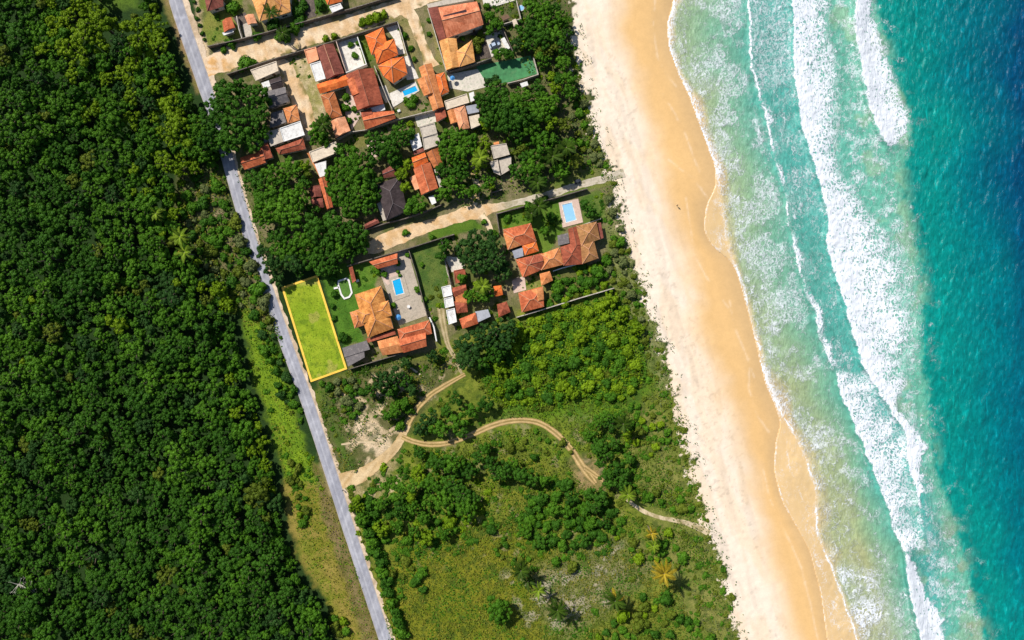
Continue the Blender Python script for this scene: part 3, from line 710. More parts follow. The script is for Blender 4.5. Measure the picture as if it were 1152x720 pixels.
wsc = nt.nodes.new('ShaderNodeVectorMath'); wsc.operation = 'SCALE'; nt.links.new(wsub.outputs[0], wsc.inputs[0]); wsc.inputs['Scale'].default_value = 2.6
flat = nt.nodes.new('ShaderNodeVectorMath'); flat.operation = 'MULTIPLY'; nt.links.new(p, flat.inputs[0]); flat.inputs[1].default_value = (1, .72, 0)
wp = nt.nodes.new('ShaderNodeVectorMath'); wp.operation = 'ADD'; nt.links.new(flat.outputs[0], wp.inputs[0]); nt.links.new(wsc.outputs[0], wp.inputs[1])
def vor(scale, vec):
    v = nt.nodes.new('ShaderNodeTexVoronoi'); v.feature = 'DISTANCE_TO_EDGE'; v.inputs['Scale'].default_value = scale
    nt.links.new(vec, v.inputs['Vector']); return math_n(nt, 'MULTIPLY', v.outputs['Distance'], 2.2)
def ridged(scale, k, det=2):
    n = noise_n(nt, wp.outputs[0], scale, det, .55, .35)
    return math_n(nt, 'MULTIPLY', math_n(nt, 'ABSOLUTE', math_n(nt, 'SUBTRACT', n, .5)), k)
r1, r2, r3 = ridged(.26, 6.0, 3), ridged(.55, 5.0, 3), ridged(1.1, 4.2)
cell = vor(.85, wp.outputs[0])
fo = attr(nt, 'foam')
def lines(r, w0, w1, amp):
    w = math_n(nt, 'ADD', math_n(nt, 'MULTIPLY', fo, w1), w0)
    return math_n(nt, 'MULTIPLY', math_n(nt, 'SUBTRACT', 1.0, math_n(nt, 'DIVIDE', r, w), True), amp)
ln = math_n(nt, 'MAXIMUM', lines(r1, .05, .30, 1.0), math_n(nt, 'MAXIMUM', lines(r2, .03, .34, .85), lines(r3, .01, .24, .6)))
brk = maprange(nt, noise_n(nt, wp.outputs[0], .22, 3, .6), .40, .58, .25, 1, True)
ln = math_n(nt, 'MULTIPLY', math_n(nt, 'MULTIPLY', ln, brk), math_n(nt, 'MULTIPLY', maprange(nt, fo, .02, .24, 0, 1), maprange(nt, fo, .1, .5, .75, 1.0)))
cn = math_n(nt, 'ADD', math_n(nt, 'MULTIPLY', cell, 1.05), math_n(nt, 'MULTIPLY', math_n(nt, 'SUBTRACT', r3, .22), .75))
th = math_n(nt, 'MULTIPLY', math_n(nt, 'POWER', fo, 2.6), 1.10)
hi = maprange(nt, math_n(nt, 'SUBTRACT', th, cn), -.20, .16, 0, 1, True)
hi = math_n(nt, 'MULTIPLY', hi, maprange(nt, fo, .26, .74, .0, 1, True))
veil = math_n(nt, 'MULTIPLY', math_n(nt, 'MULTIPLY', fo, fo), .20)
cov = math_n(nt, 'MAXIMUM', math_n(nt, 'MAXIMUM', ln, hi), veil)
pat = cov
# fine colour change of the water body, then painted glints on its crests
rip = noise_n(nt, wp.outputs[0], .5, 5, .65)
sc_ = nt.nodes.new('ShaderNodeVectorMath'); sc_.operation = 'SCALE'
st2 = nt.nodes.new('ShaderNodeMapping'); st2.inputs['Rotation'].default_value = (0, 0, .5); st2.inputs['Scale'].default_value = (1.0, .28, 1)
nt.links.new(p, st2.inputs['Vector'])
glint_mask = maprange(nt, noise_n(nt, st2.outputs[0], .62, 5, .68, .5), .52, .74, 0, 1, True)     # sky glints on crests outside the break, painted into the water colour
crest_glint = math_n(nt, 'MULTIPLY', math_n(nt, 'MULTIPLY', glint_mask, attr(nt, 'deep')), .85)
nt.links.new(attr(nt, 'zone', 'Color'), sc_.inputs[0]); nt.links.new(math_n(nt, 'ADD', math_n(nt, 'ADD', math_n(nt, 'MULTIPLY', maprange(nt, rip, .3, .7, -.24, .22), attr(nt, 'calm')), 1.0), crest_glint), sc_.inputs['Scale'])
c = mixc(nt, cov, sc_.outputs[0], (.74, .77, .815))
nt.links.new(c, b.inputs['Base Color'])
nt.links.new(maprange(nt, cov, 0, 1, .26, .8), b.inputs['Roughness'])
b.inputs['IOR'].default_value = 1.33; b.inputs['Specular IOR Level'].default_value = .3
st_ = nt.nodes.new('ShaderNodeMapping'); st_.inputs['Rotation'].default_value = (0, 0, -.35); st_.inputs['Scale'].default_value = (1, .4, 1)
nt.links.new(p, st_.inputs['Vector'])
chp = noise_n(nt, st_.outputs[0], .9, 5, .62, .4)
hh = math_n(nt, 'ADD', math_n(nt, 'MULTIPLY', chp, .8), math_n(nt, 'MULTIPLY', cov, .35))
bump(nt, b, math_n(nt, 'MULTIPLY', hh, attr(nt, 'calm')), .8, .7)
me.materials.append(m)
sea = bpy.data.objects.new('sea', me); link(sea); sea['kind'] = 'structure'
del X, Y
# =================================================================== FOLIAGE BUILDERS
def _ico(sub):
    bm = bmesh.new(); bmesh.ops.create_icosphere(bm, subdivisions=sub, radius=1)
    v = np.array([x.co[:] for x in bm.verts]); f = np.array([[w.index for w in q.verts] for q in bm.faces]); bm.free(); return v, f
ICO_V, ICO_F = _ico(2)
def leaf_quads(C, Nn, size, rng, asp=1.0):
    n = len(C); r = rng.normal(size=(n, 3)); u = np.cross(Nn, r); u /= np.linalg.norm(u, axis=1)[:, None] + 1e-9
    w = np.cross(Nn, u); h = (size * .5)[:, None]
    # pointed, slightly folded leaf sprays
    V = np.stack([C - u * h * asp, C - w * h * .62, C + u * h * asp, C + w * h * .62], 1) + (rng.random((n, 4, 1)) - .5) * (h * .35)[:, None, :] * Nn[:, None, :]
    return V.reshape(-1, 3)
def crown_arrays(seed, R, H, lobe=1.15, leaf=.55, dens=1.0, flat=.75, gap=.10, zb=0.0):
    """a crown of many leafy lobes over a dome; returns verts, quads, tris, tone per face"""
    rng = np.random.default_rng(seed); lob = []
    nl = int(5 + .92 * (R / lobe) ** 2)
    # uneven plan outline
    ph = rng.random(4) * 6.28; am = rng.random(4) * np.array([.16, .12, .10, .06])
    for i in range(nl):
        rr = math.sqrt((i + .5) / nl); a = i * 2.39996 + rng.random() * .8
        out = 1 + sum(am[k] * math.sin((k + 2) * a + ph[k]) for k in range(4))
        d = rr * (R - lobe * .55) * out
        if rng.random() < gap and rr > .45: continue
        lr = lobe * (.55 + 1.05 * rng.random() ** 1.4) * (1.12 - .25 * rr)
        z = zb + H * (math.sqrt(max(0, 1 - (rr * .93) ** 2)) * flat + (1 - flat) * rng.random()) - lr * .5
        lob.append((d * math.cos(a), d * math.sin(a), z, lr, rng.random()))
    Vs = []; tq = []; Vt = []; Ft = []; tt = []
    for (cx, cy, cz, lr, tn) in lob:
        n = int(dens * 62 * (lr / leaf * .42) ** 2) + 12
        z = rng.random(n) * 1.25 - .25; a = rng.random(n) * 6.28318; s = np.sqrt(np.maximum(0, 1 - z * z))
        nn = np.stack([s * np.cos(a), s * np.sin(a), z], 1)
        C = np.array([cx, cy, cz]) + nn * (lr * (.86 + .26 * rng.random((n, 1)))) * np.array([1, 1, .82])
        jn = nn + rng.normal(size=(n, 3)) * .42; jn /= np.linalg.norm(jn, axis=1)[:, None]
        Vs.append(leaf_quads(C, jn, leaf * (.6 + .8 * rng.random(n)), rng))
        tq.append(np.clip(.25 + .5 * tn + .35 * (rng.random(n) - .5), 0, 1))
        b = sum(len(v) for v in Vt)
        bv = ICO_V * (lr * .86 * np.array([1, 1, .82])) * (1 + .16 * (rng.random((len(ICO_V), 1)) - .5)) + np.array([cx, cy, cz])
        Vt.append(bv); Ft.append(ICO_F + b); tt.append(np.full(len(ICO_F), .2 + .45 * tn))
    Vq = np.concatenate(Vs); nq = len(Vq) // 4
    q = np.arange(nq * 4).reshape(-1, 4)
    Vt = np.concatenate(Vt); Ft = np.concatenate(Ft) + len(Vq)
    return np.concatenate([Vq, Vt]), q, Ft, np.concatenate(tq + tt)
def crown_mesh(name, arr, mat=None):
    V, q, t, tone = arr
    me = np_mesh(name, V, q, t, {'tone': ('FLOAT', 'FACE', tone)})
    me.materials.append(mat); return me
def merge(parts):
    """parts: list of (arr, x, y, z, scale, rot, dtone)"""
    Vs, Qs, Ts, tq, tt = [], [], [], [], []; b = 0
    for (V, q, t, tone), x, y, z, s, r, dt in parts:
        c, si = math.cos(r), math.sin(r)
        W = V * s; W = np.stack([W[:, 0] * c - W[:, 1] * si + x, W[:, 0] * si + W[:, 1] * c + y, W[:, 2] + z], 1)
        Vs.append(W); Qs.append(q + b); Ts.append(t + b)
        tn = np.clip(tone + dt, 0, 1); tq.append(tn[:len(q)]); tt.append(tn[len(q):]); b += len(V)
    return np.concatenate(Vs), np.concatenate(Qs), np.concatenate(Ts), np.concatenate(tq + tt)
CROWNS = {}
for k, (R, H, lobe, leaf, cnt) in {'S': (2.0, 2.0, .62, .44, 5), 'M': (3.3, 2.8, .70, .48, 6), 'L': (5.2, 4.0, .86, .54, 6), 'XL': (7.6, 5.2, 1.10, .62, 4)}.items():
    CROWNS[k] = [(R, crown_arrays(100 + 13 * i + ord(k[0]), R, H, lobe, leaf, 1.0)) for i in range(cnt)]
BUSHES = [(1.3, crown_arrays(700 + i, 1.3, 1.35, .58, .40, 1.0, .7, .06)) for i in range(5)]
CME = {k: [crown_mesh('crown', a, F['mid']) for _, a in v] for k, v in CROWNS.items()}
BME = [crown_mesh('bush', a, F['mid']) for _, a in BUSHES]
def trunk_mesh(h, r):
    m = MB(); m.tube([(0, 0, -.2), (.05, .03, h * .5), (0, .08, h)], [r * 1.3, r, r * .75], 7)
    for k in range(4):
        a = k * 1.6 + .4
        m.tube([(0, .06, h * .8), (math.cos(a) * h * .18, math.sin(a) * h * .18, h * 1.05), (math.cos(a) * h * .36, math.sin(a) * h * .36, h * 1.25)], [r * .5, r * .35, r * .15], 5)
    o = m.build('trunk', M['bark'], None); return o
_tk = trunk_mesh(1.0, .06); TRUNK_ME = _tk.data; bpy.data.objects.remove(_tk)

def place_tree(px, py, Rm, tone, label, group=None, height=None, name='broadleaf_tree', cat='tree', rnd=random):
    """Rm = crown radius in metres; the crown middle is where the survey shows it"""
    k = 'S' if Rm < 2.6 else 'M' if Rm < 4.2 else 'L' if Rm < 6.4 else 'XL'
    i = rnd.randrange(len(CME[k])); R0 = CROWNS[k][i][0]; s = Rm / R0
    Hc_ = {'S': 2.2, 'M': 3.2, 'L': 4.6, 'XL': 5.6}[k] * s
    top = height if height else (2.2 + Rm * 1.15)
    zc = max(.5, top - Hc_)
    q = P(px, py, top * .8)
    root = empty(name, (q.x, q.y, 0)); tag(root, label, cat, group)
    c = bpy.data.objects.new('crown', CME[k][i]); link(c, root)
    c.location = (0, 0, zc); c.scale = (s * rnd.uniform(.93, 1.07), s * rnd.uniform(.93, 1.07), s * rnd.uniform(.85, 1.15)); c.rotation_euler = (0, 0, rnd.random() * 6.28)
    c.material_slots[0].link = 'OBJECT'; c.material_slots[0].material = F[tone]
    t = bpy.data.objects.new('trunk', TRUNK_ME); link(t, root); hh = zc + Hc_ * .45
    t.scale = (hh * .9, hh * .9, hh)
    return root
def place_bush(px, py, Rm, tone, label, group=None, name='bush', cat='bush', rnd=random, zs=1.0):
    i = rnd.randrange(len(BME)); s = Rm / 1.3
    q = P(px, py, Rm * .8)
    o = bpy.data.objects.new(name, BME[i]); link(o); o.location = (q.x, q.y, -.05); o.rotation_euler = (0, 0, rnd.random() * 6.28)
    o.scale = (s * rnd.uniform(.85, 1.15), s * rnd.uniform(.85, 1.15), s * zs * rnd.uniform(.8, 1.15))
    o.material_slots[0].link = 'OBJECT'; o.material_slots[0].material = F[tone]
    return tag(o, label, cat, group)
class Dart:
    def __init__(self, cell=14): self.g = {}; self.c = cell
    def ok(self, x, y, r, f):
        i, j = int(x // self.c), int(y // self.c)
        for a in range(i - 4, i + 5):
            for b in range(j - 4, j + 5):
                for (u, v, s) in self.g.get((a, b), ()):
                    if (u - x) ** 2 + (v - y) ** 2 < (f * (r + s)) ** 2: return False
        return True
    def add(self, x, y, r): self.g.setdefault((int(x // self.c), int(y // self.c)), []).append((x, y, r))
def scatter(polys, radii, f, rnd, dart=None, tries=60, avoid=()):
    """dart throwing, big ones first; radii: list of (r0, r1, how many)"""
    dart = dart or Dart(); out = []
    xs = [p[0] for q in polys for p in q]; ys = [p[1] for q in polys for p in q]
    for r0, r1, n in radii:
        cx = np.array([rnd.uniform(min(xs), max(xs)) for _ in range(n * tries)]); cy = np.array([rnd.uniform(min(ys), max(ys)) for _ in range(n * tries)])
        ins = np.zeros(len(cx), bool)
        for q in polys: ins |= sdist(q, cx, cy) > 0
        for q in avoid: ins &= sdist(q, cx, cy) < 0
        got = 0
        for x, y in zip(cx[ins], cy[ins]):
            r = rnd.uniform(r0, r1)
            if dart.ok(x, y, r, f):
                dart.add(x, y, r); out.append((x, y, r)); got += 1
                if got >= n: break
    return out

# =================================================================== THE FOREST
rf = random.Random(21)
FOREST = [(-50,-45),(160,-45),(174,10),(192,70),(210,112),(244,160),(246,186),(212,192),(200,212),(196,236),(212,275),(238,318),(262,340),(262,352),(266,395),(276,432),(288,472),(300,515),(308,552),(316,596),(328,640),(348,672),(370,730),(376,765),(-50,765)]
GLADE = [(108,-45),(152,-45),(154,14),(140,26),(112,20)]
fd = Dart()
forest = scatter([FOREST], [(13.5, 16.5, 45), (11, 13.5, 110), (8.8, 11, 210), (6.5, 8.8, 420), (4.2, 6.5, 700)], .70, rf, fd, 30, [GLADE])
forest.sort(key=lambda q: -q[2])
BRIGHTZ = [(20,-45),(190,-45),(245,160),(180,190),(90,130),(40,60)]
BR2 = [(205,195),(262,320),(300,470),(330,600),(386,730),(330,740),(290,560),(250,440),(215,330),(180,240)]
BR3 = [(-45,100),(120,110),(150,190),(60,230),(-45,210)]
xs = np.array([q[0] for q in forest]); ys = np.array([q[1] for q in forest])
brt = .40 * sstep(-25, 25, sdist(BRIGHTZ, xs, ys)) + .30 * sstep(-20, 20, sdist(BR2, xs, ys)) + .25 * sstep(-20, 20, sdist(BR3, xs, ys)) + (fbm(xs, ys, 90, 401, 3) - .5) * 1.1
stuff = []
vis = 0
def hgt(x, y):
    a = np.array([x]), np.array([y])
    e = float(sstep(2, 34, sdist(FOREST, *a))[0])
    return 2.2 + 3.2 * e + (float(fbm(a[0], a[1], 46, 407, 3)[0]) - .5) * 5 * e
for i, (x, y, r) in enumerate(forest):
    inside = -8 < x < 1160 and -8 < y < 728
    v = brt[i] + rf.uniform(-.22, .26)
    tone = 'deep' if v < .12 else 'mid' if v < .48 else 'bright'
    if rf.random() < .09: tone = 'blue'
    if rf.random() < .025: tone = 'olive'
    Rm = r * S * 1.06
    if vis < 300 and inside:
        vis += 1
        nm = {'deep': 'deep green', 'mid': 'mid green', 'bright': 'bright yellow green', 'blue': 'bluish green', 'olive': 'olive brown'}[tone]
        half = 'upper' if y < 240 else 'middle' if y < 480 else 'lower'
        place_tree(x, y, Rm, tone, f'{nm} tree in the packed canopy of the {half} forest beside the road', f'{nm} trees of the {half} forest', hgt(x, y) + Rm * .75 + rf.uniform(-1.2, 1.8), rnd=rf, name='forest_tree')
    else:
        k = 'S' if Rm < 2.5 else 'M' if Rm < 4.0 else 'L'
        j = rf.randrange(len(CROWNS[k])); R0, arr = CROWNS[k][j]; s = Rm / R0
        top = hgt(x, y) - 1.1 + Rm * .9 + rf.uniform(-1.0, 1.4); Hc_ = {'S': 2.2, 'M': 3.2, 'L': 4.6}[k] * s
        q = P(x, y, top * .8)
        stuff.append((tone, (arr, q.x, q.y, top - Hc_, s, rf.random() * 6.28, rf.uniform(-.15, .15))))
def stuff_mesh(name, tones_parts, label, cat='undergrowth'):
    tns = sorted(set(t for t, _ in tones_parts)); V = []; Q = []; T = []; tq = []; tt = []; mq = []; mt = []; b = 0
    for mi, tn in enumerate(tns):
        v, q, t, tone = merge([p for t_, p in tones_parts if t_ == tn])
        V.append(v); Q.append(q + b); T.append(t + b); tq.append(tone[:len(q)]); tt.append(tone[len(q):]); mq.append(np.full(len(q), mi)); mt.append(np.full(len(t), mi)); b += len(v)
    me = np_mesh(name, np.concatenate(V), np.concatenate(Q), np.concatenate(T), {'tone': ('FLOAT', 'FACE', np.concatenate(tq + tt))})
    for tn in tns: me.materials.append(F[tn])
    me.polygons.foreach_set('material_index', np.concatenate(mq + mt).astype(np.int32))
    o = bpy.data.objects.new(name, me); link(o); return tag(o, label, cat, kind='stuff')
stuff_mesh('forest_canopy', stuff, 'smaller crowns filling the dense forest between its bigger trees', 'forest')
print('forest', len(forest), vis)

# ground-level leaf carpets (nobody could count them)
def tufts(name, polys, n, leaf, hmax, tones, label, cat, rnd_seed, avoid=(), clump=None, up=1.1):
    rng = np.random.default_rng(rnd_seed); C = []; tn = []
    xs = [p[0] for q in polys for p in q]; ys = [p[1] for q in polys for p in q]
    x = rng.uniform(min(xs), max(xs), n); y = rng.uniform(min(ys), max(ys), n)
    ins = np.zeros(n, bool)
    for q in polys: ins |= sdist(q, x, y) > 0
    for q in avoid: ins &= sdist(q, x, y) < 0
    if clump:
        sc_, thr, sd = clump
        ins &= fbm(x, y, sc_, sd, 3) > thr + (rng.random(n) - .5) * .12
    x = x[ins]; y = y[ins]; n = len(x)
    g = fbm(x, y, 18, rnd_seed + 5, 3)
    mi = np.clip(((g - .3) / .4 * len(tones) + rng.normal(size=n) * .6).astype(int), 0, len(tones) - 1)
    z = hmax * rng.random(n) ** 1.6 * (.5 + g)
    wx, wy = Pn(x, y, z)
    nn = rng.normal(size=(n, 3)) * np.array([1, 1, .5]) + np.array([0, 0, up * 2]); nn /= np.linalg.norm(nn, axis=1)[:, None]
    V = leaf_quads(np.stack([wx, wy, z + .05], 1), nn, leaf * (.5 + rng.random(n)), rng, 1.0)
    me = np_mesh(name, V, np.arange(4 * n).reshape(-1, 4), None, {'tone': ('FLOAT', 'FACE', rng.random(n))})
    for t in tones: me.materials.append(F[t])
    me.polygons.foreach_set('material_index', mi.astype(np.int32))
    o = bpy.data.objects.new(name, me); link(o); return tag(o, label, cat, kind='stuff')
PATHZ = [(696,544),(722,567),(760,579),(802,590),(806,608),(770,597),(738,591),(706,575)]
TRACKS = [[(380,530),(420,515),(445,490),(458,468),(500,425),(524,415),(524,428),(500,442),(470,470),(462,486),(500,494),(560,472),(600,468),(630,486),(668,540),(655,545),(625,495),(600,481),(560,484),(500,506),(455,500),(420,536),(384,552)]]
tufts('meadow_grass', [[(452,596),(590,585),(650,610),(700,600),(760,650),(790,740),(440,740),(425,640)]], 26000, .55, .5, ['olive', 'dry', 'olive', 'mid'], 'tussocky yellowing grass across the southern meadow', 'grass', 31)
tufts('scrub_grass', [[(460,505),(560,480),(620,480),(660,545),(690,550),(700,600),(560,600),(540,560),(470,520)], [(560,440),(700,440),(770,560),(800,640),(700,600),(680,520),(560,470)]], 26000, .55, .7, ['olive', 'mid', 'bright', 'olive'], 'low green scrub and grass between the tracks and the dune', 'scrub', 32, TRACKS + [PATHZ])
tufts('dune_scrub', [[(640,40),(662,110),(690,195),(712,290),(745,390),(768,470),(790,570),(815,640),(838,740),(800,740),(770,640),(742,540),(720,440),(690,330),(676,200),(640,110)]], 26000, .55, .8, ['olive', 'mid', 'olive', 'grey'], 'grey green dune scrub along the top of the beach', 'scrub', 33)
tufts('roadside_herbs', [[(268,340),(300,368),(322,430),(342,500),(366,548),(400,640),(425,720),(384,720),(364,665),(340,628),(322,545),(302,470),(284,420)]], 15000, .5, .6, ['bright', 'mid', 'bright', 'dry'], 'bright herbs and grass on the verge between forest and road', 'verge grass', 34)
tufts('clearing_scrub', [[(205,190),(250,190),(262,235),(285,290),(318,385),(296,372),(262,340),(232,300),(205,260),(196,225)]], 9000, .6, 1.0, ['olive', 'dry', 'mid', 'grey'], 'brownish scrub in the clearing beside the road', 'scrub', 35)
tufts('wasteland_scrub', [[(352,440),(400,412),(470,398),(520,384),(524,410),(480,440),(440,490),(400,532),(380,530)]], 9000, .55, .7, ['olive', 'grey', 'mid', 'dry'], 'patchy dry scrub on the sandy plot below the houses', 'scrub', 36, (), (10, .47, 905))
tufts('garden_undergrowth', [[(545,-40),(636,-40),(645,60),(666,130),(684,190),(640,200),(590,215),(520,235),(490,215),(530,130),(600,88),(560,40)], [(380,300),(300,305),(262,190),(300,180),(350,190),(420,220),(415,270)]], 22000, .6, 1.0, ['mid', 'deep', 'olive', 'bright'], 'tangled undergrowth beneath the garden trees of the village', 'undergrowth', 37)
tufts('bright_thicket', [[(560,376),(620,352),(692,332),(722,372),(728,425),(700,450),(650,446),(600,462),(556,452),(540,425)]], 16000, .65, 1.4, ['mid', 'bright', 'bright', 'mid'], 'low bright thicket under the bushes south of the big compound', 'thicket', 38)
tufts('beach_creeper', [[(640,-20),(662,50),(676,120),(698,190),(716,270),(742,340),(768,420),(790,500),(806,580),(830,660),(850,740),(832,740),(800,640),(768,510),(740,400),(706,290),(680,190),(655,100),(636,0)]], 60000, .42, .25, ['mid', 'deep', 'olive', 'deep'], 'trailing creepers spreading from the scrub onto the sand', 'creepers', 39, (), (7, .575, 911), .9)

# knee-high scrub mounds, far too many to count
MOUNDS = [(.9, crown_arrays(800 + i, .9, .42, .40, .34, .8, .6, .1)) for i in range(4)]
def mounds(name, polys, n, r0, r1, tones, clump, label, cat, seed, avoid=()):
    rng = np.random.default_rng(seed); xs = [p[0] for q in polys for p in q]; ys = [p[1] for q in polys for p in q]
    x = rng.uniform(min(xs), max(xs), n); y = rng.uniform(min(ys), max(ys), n); ins = np.zeros(n, bool)
    for q in polys: ins |= sdist(q, x, y) > 0
    for q in avoid: ins &= sdist(q, x, y) < 0
    f = fbm(x, y, clump[0], clump[2], 4); ins &= f > clump[1] + (rng.random(n) - .5) * .10
    g = fbm(x, y, 26, seed + 3, 3); out = []
    for a, b, k, ff in zip(x[ins], y[ins], g[ins], f[ins]):
        R_ = r0 + (r1 - r0) * rng.random() ** 1.8
        t = tones[int(np.clip((k - .3) / .4 * len(tones) + rng.normal() * .8, 0, len(tones) - 1))]
        q = P(a, b, R_ * .5); R0, arr = MOUNDS[rng.integers(4)]
        out.append((t, (arr, q.x, q.y, -.12, R_ / R0, rng.random() * 6.28, rng.uniform(-.3, .3))))
    stuff_mesh(name, out, label, cat)
mounds('meadow_scrub', [SOUTH], 5200, .35, 1.5, ['mid', 'olive', 'mid', 'olive', 'mid'], (13, .48, 951), 'knee high scrub mounds patched over the southern common', 'scrub', 41, TRACKS + [PATHZ, [(590,655),(625,625),(700,608),(705,665),(665,690),(640,705),(600,720),(575,650),(580,625),(604,634)], [(395,440),(440,450),(450,510),(400,545),(378,530)], [(620,470),(640,480),(680,540),(650,550),(625,500)], [(480,610),(560,600),(590,680),(560,740),(450,740),(460,650)]])
mounds('dune_mounds', [[(640,-10),(660,110),(690,195),(712,290),(745,390),(768,470),(790,570),(815,640),(838,740),(800,740),(770,640),(742,540),(720,440),(690,330),(676,200),(640,110),(628,0)]], 3000, .3, 1.3, ['olive', 'mid', 'olive', 'mid', 'olive'], (9, .45, 953), 'low dune scrub mounds thinning out towards the sand', 'scrub', 42, [PATHZ])
mounds('verge_scrub', [[(205,190),(250,190),(262,235),(285,290),(318,385),(342,500),(366,545),(340,575),(318,535),(300,470),(284,420),(268,350),(232,300),(205,260)], [(352,440),(400,412),(470,398),(524,384),(524,410),(480,440),(440,470),(390,470)]], 2600, .35, 1.4, ['olive', 'mid', 'bright', 'mid'], (9, .47, 955), 'scrub mounds of the road verge, clearing and sandy plot', 'scrub', 43)
mounds('garden_shrubs', [[(545,-40),(636,-40),(645,60),(666,130),(684,190),(640,200),(590,215),(520,235),(490,215),(530,130),(600,88),(560,40)], [(612,348),(690,324),(690,300),(676,290),(620,305)], [(478,350),(500,300),(560,300),(580,356),(540,372),(500,372)]], 1500, .4, 1.3, ['mid', 'deep', 'bright', 'mid', 'olive'], (8, .44, 957), 'tangled low shrubs filling the gardens between houses', 'shrubs', 44)

mounds('thicket_mounds', [[(556,376),(620,352),(692,332),(726,372),(730,428),(700,452),(650,448),(600,464),(556,452),(536,425)]], 2600, .5, 2.0, ['deep', 'mid', 'bright', 'mid', 'bright', 'olive'], (16, .46, 961), 'knee high mixed scrub covering the slope south of the long wall', 'scrub', 45)
mounds('copse_fringe', [[(570,550),(640,532),(690,552),(706,590),(690,625),(620,635),(570,610)], [(395,545),(470,500),(540,520),(560,590),(520,625),(430,625),(400,600)], [(662,440),(720,450),(728,560),(680,560)]], 2200, .5, 1.7, ['mid', 'deep', 'mid', 'bright'], (14, .45, 963), 'low green scrub fringing the bushes of the common', 'scrub', 46, TRACKS + [PATHZ])
YARDS = [[(236,16),(248,14),(250,36),(238,48)],[(252,-20),(276,-20),(274,10),(254,14)],[(330,-14),(362,-12),(368,10),(334,24)],[(399,39),(409,37),(421,66),(411,70)],[(443,120),(472,103),(486,124),(450,133)],[(388,110),(400,108),(408,127),(396,146),(388,138)],[(384,153),(438,140),(455,147),(420,172),(392,170)],[(441,18),(456,22),(462,60),(455,50)],[(485,16),(492,14),(500,72),(494,72)],[(504,120),(540,103),(546,116),(532,118)],[(546,6),(580,4),(584,20),(552,30)],[(562,244),(630,224),(632,252),(607,268),(603,250),(566,256)],[(655,224),(678,217),(686,250),(676,250)],[(394,300),(414,296),(424,304),(420,320),(402,326)],[(497,272),(514,264),(520,284),(502,290)],[(557,270),(566,268),(574,290),(560,300)],[(324,70),(340,60),(350,84),(338,92)],[(470,136),(500,126),(502,136),(490,142)],[(458,176),(464,176),(470,214),(462,216)],[(495,190),(504,190),(506,214),(498,218)],[(416,388),(424,386),(430,402),(414,408)],[(586,312),(606,308),(608,322),(586,328)],[(614,322),(650,308),(655,333),(616,344)],[(528,352),(560,346),(576,352),(552,368)]]
mounds('yard_plants', YARDS, 30000, .22, .85, ['mid', 'deep', 'bright', 'mid', 'olive'], (7, .55, 967), 'small plants and weeds growing in the walled yards', 'plants', 47)
tufts('lot_weeds', [[(319,325),(355,312.5),(387.5,413),(351.5,426.5)]], 1300, .30, .10, ['bright', 'mid', 'bright'], 'uneven grass and weeds on the yellow bordered lot', 'grass', 48)
tufts('lawn_grass', [[(364,316),(380,304),(412,296),(424,306),(420,322),(398,330),(390,350),(404,366),(410,382),(388,388)], [(462,284),(498,272),(504,318),(494,345),(480,350)], [(236,16),(268,12),(270,38),(236,48)], [(562,244),(630,224),(632,256),(606,270)]], 9000, .36, .14, ['mid', 'bright', 'mid', 'olive'], 'worn short grass on the house lawns', 'grass', 49)
# =================================================================== INDIVIDUAL TREES, BUSHES, PALMS
LM = [('dark brown roof', 441, 222), ('rust roof by the road', 288, 180), ('white flat roof', 320, 151), ('tan slab roof', 364, 177),
      ('narrow orange roof', 361, 215), ('orange red gabled roof', 478, 195), ('ruined grey house', 563, 180), ('green court', 572, 82),
      ('long beige slab roof', 513, 114), ('turquoise top pool', 564, 2), ('villa with dark panel', 515, 25), ('yellow bordered lot', 352, 368),
      ('oval planted bed', 388, 324), ('big cross hipped villa', 418, 350), ('bright garden pool', 448, 322), ('mossy beach villa', 655, 275),
      ('pale beach pool', 640, 238), ('red double wing house', 583, 268), ('bright orange hut', 560, 327), ('house on south wall', 597, 337),
      ('white block row', 505, 342), ('grey roofed shed', 400, 398), ('sand track fork', 452, 490), ('looping sand track', 600, 473),
      ('sandy road exit', 390, 540), ('bare sand patch', 425, 490), ('sand track end', 664, 535), ('beach footpath', 745, 583), ('upper dirt road', 330, 45),
      ('middle dirt road', 450, 264), ('dirt lane junction', 540, 238), ('buggy path', 640, 210), ('sandy lane', 330, 100), ('dark red tiled roof', 410, 100),
      ('white garden court', 395, 62), ('big southern meadow', 520, 650), ('bleached grass', 650, 655), ('middle beach edge', 775, 500), ('upper dune edge', 655, 120),
      ('long south wall', 655, 336), ('lone round tree', 560, 710), ('lower dune edge', 800, 640)]
SEEN = {}
ORD = ['', 'second', 'third', 'fourth', 'fifth', 'sixth', 'seventh', 'eighth', 'ninth', 'tenth', 'eleventh', 'twelfth', 'thirteenth', 'fourteenth', 'fifteenth', 'sixteenth', 'seventeenth', 'eighteenth', 'nineteenth', 'twentieth']
TN = {'deep': 'dark green', 'mid': 'green', 'bright': 'bright green', 'blue': 'bluish dark', 'olive': 'olive', 'grey': 'grey green', 'palm': 'green', 'palmgold': 'golden', 'palmlime': 'lime green'}
PENDING = []
def want(kind, px, py, r, tone, **kw): PENDING.append([kind, px, py, r, tone, kw])
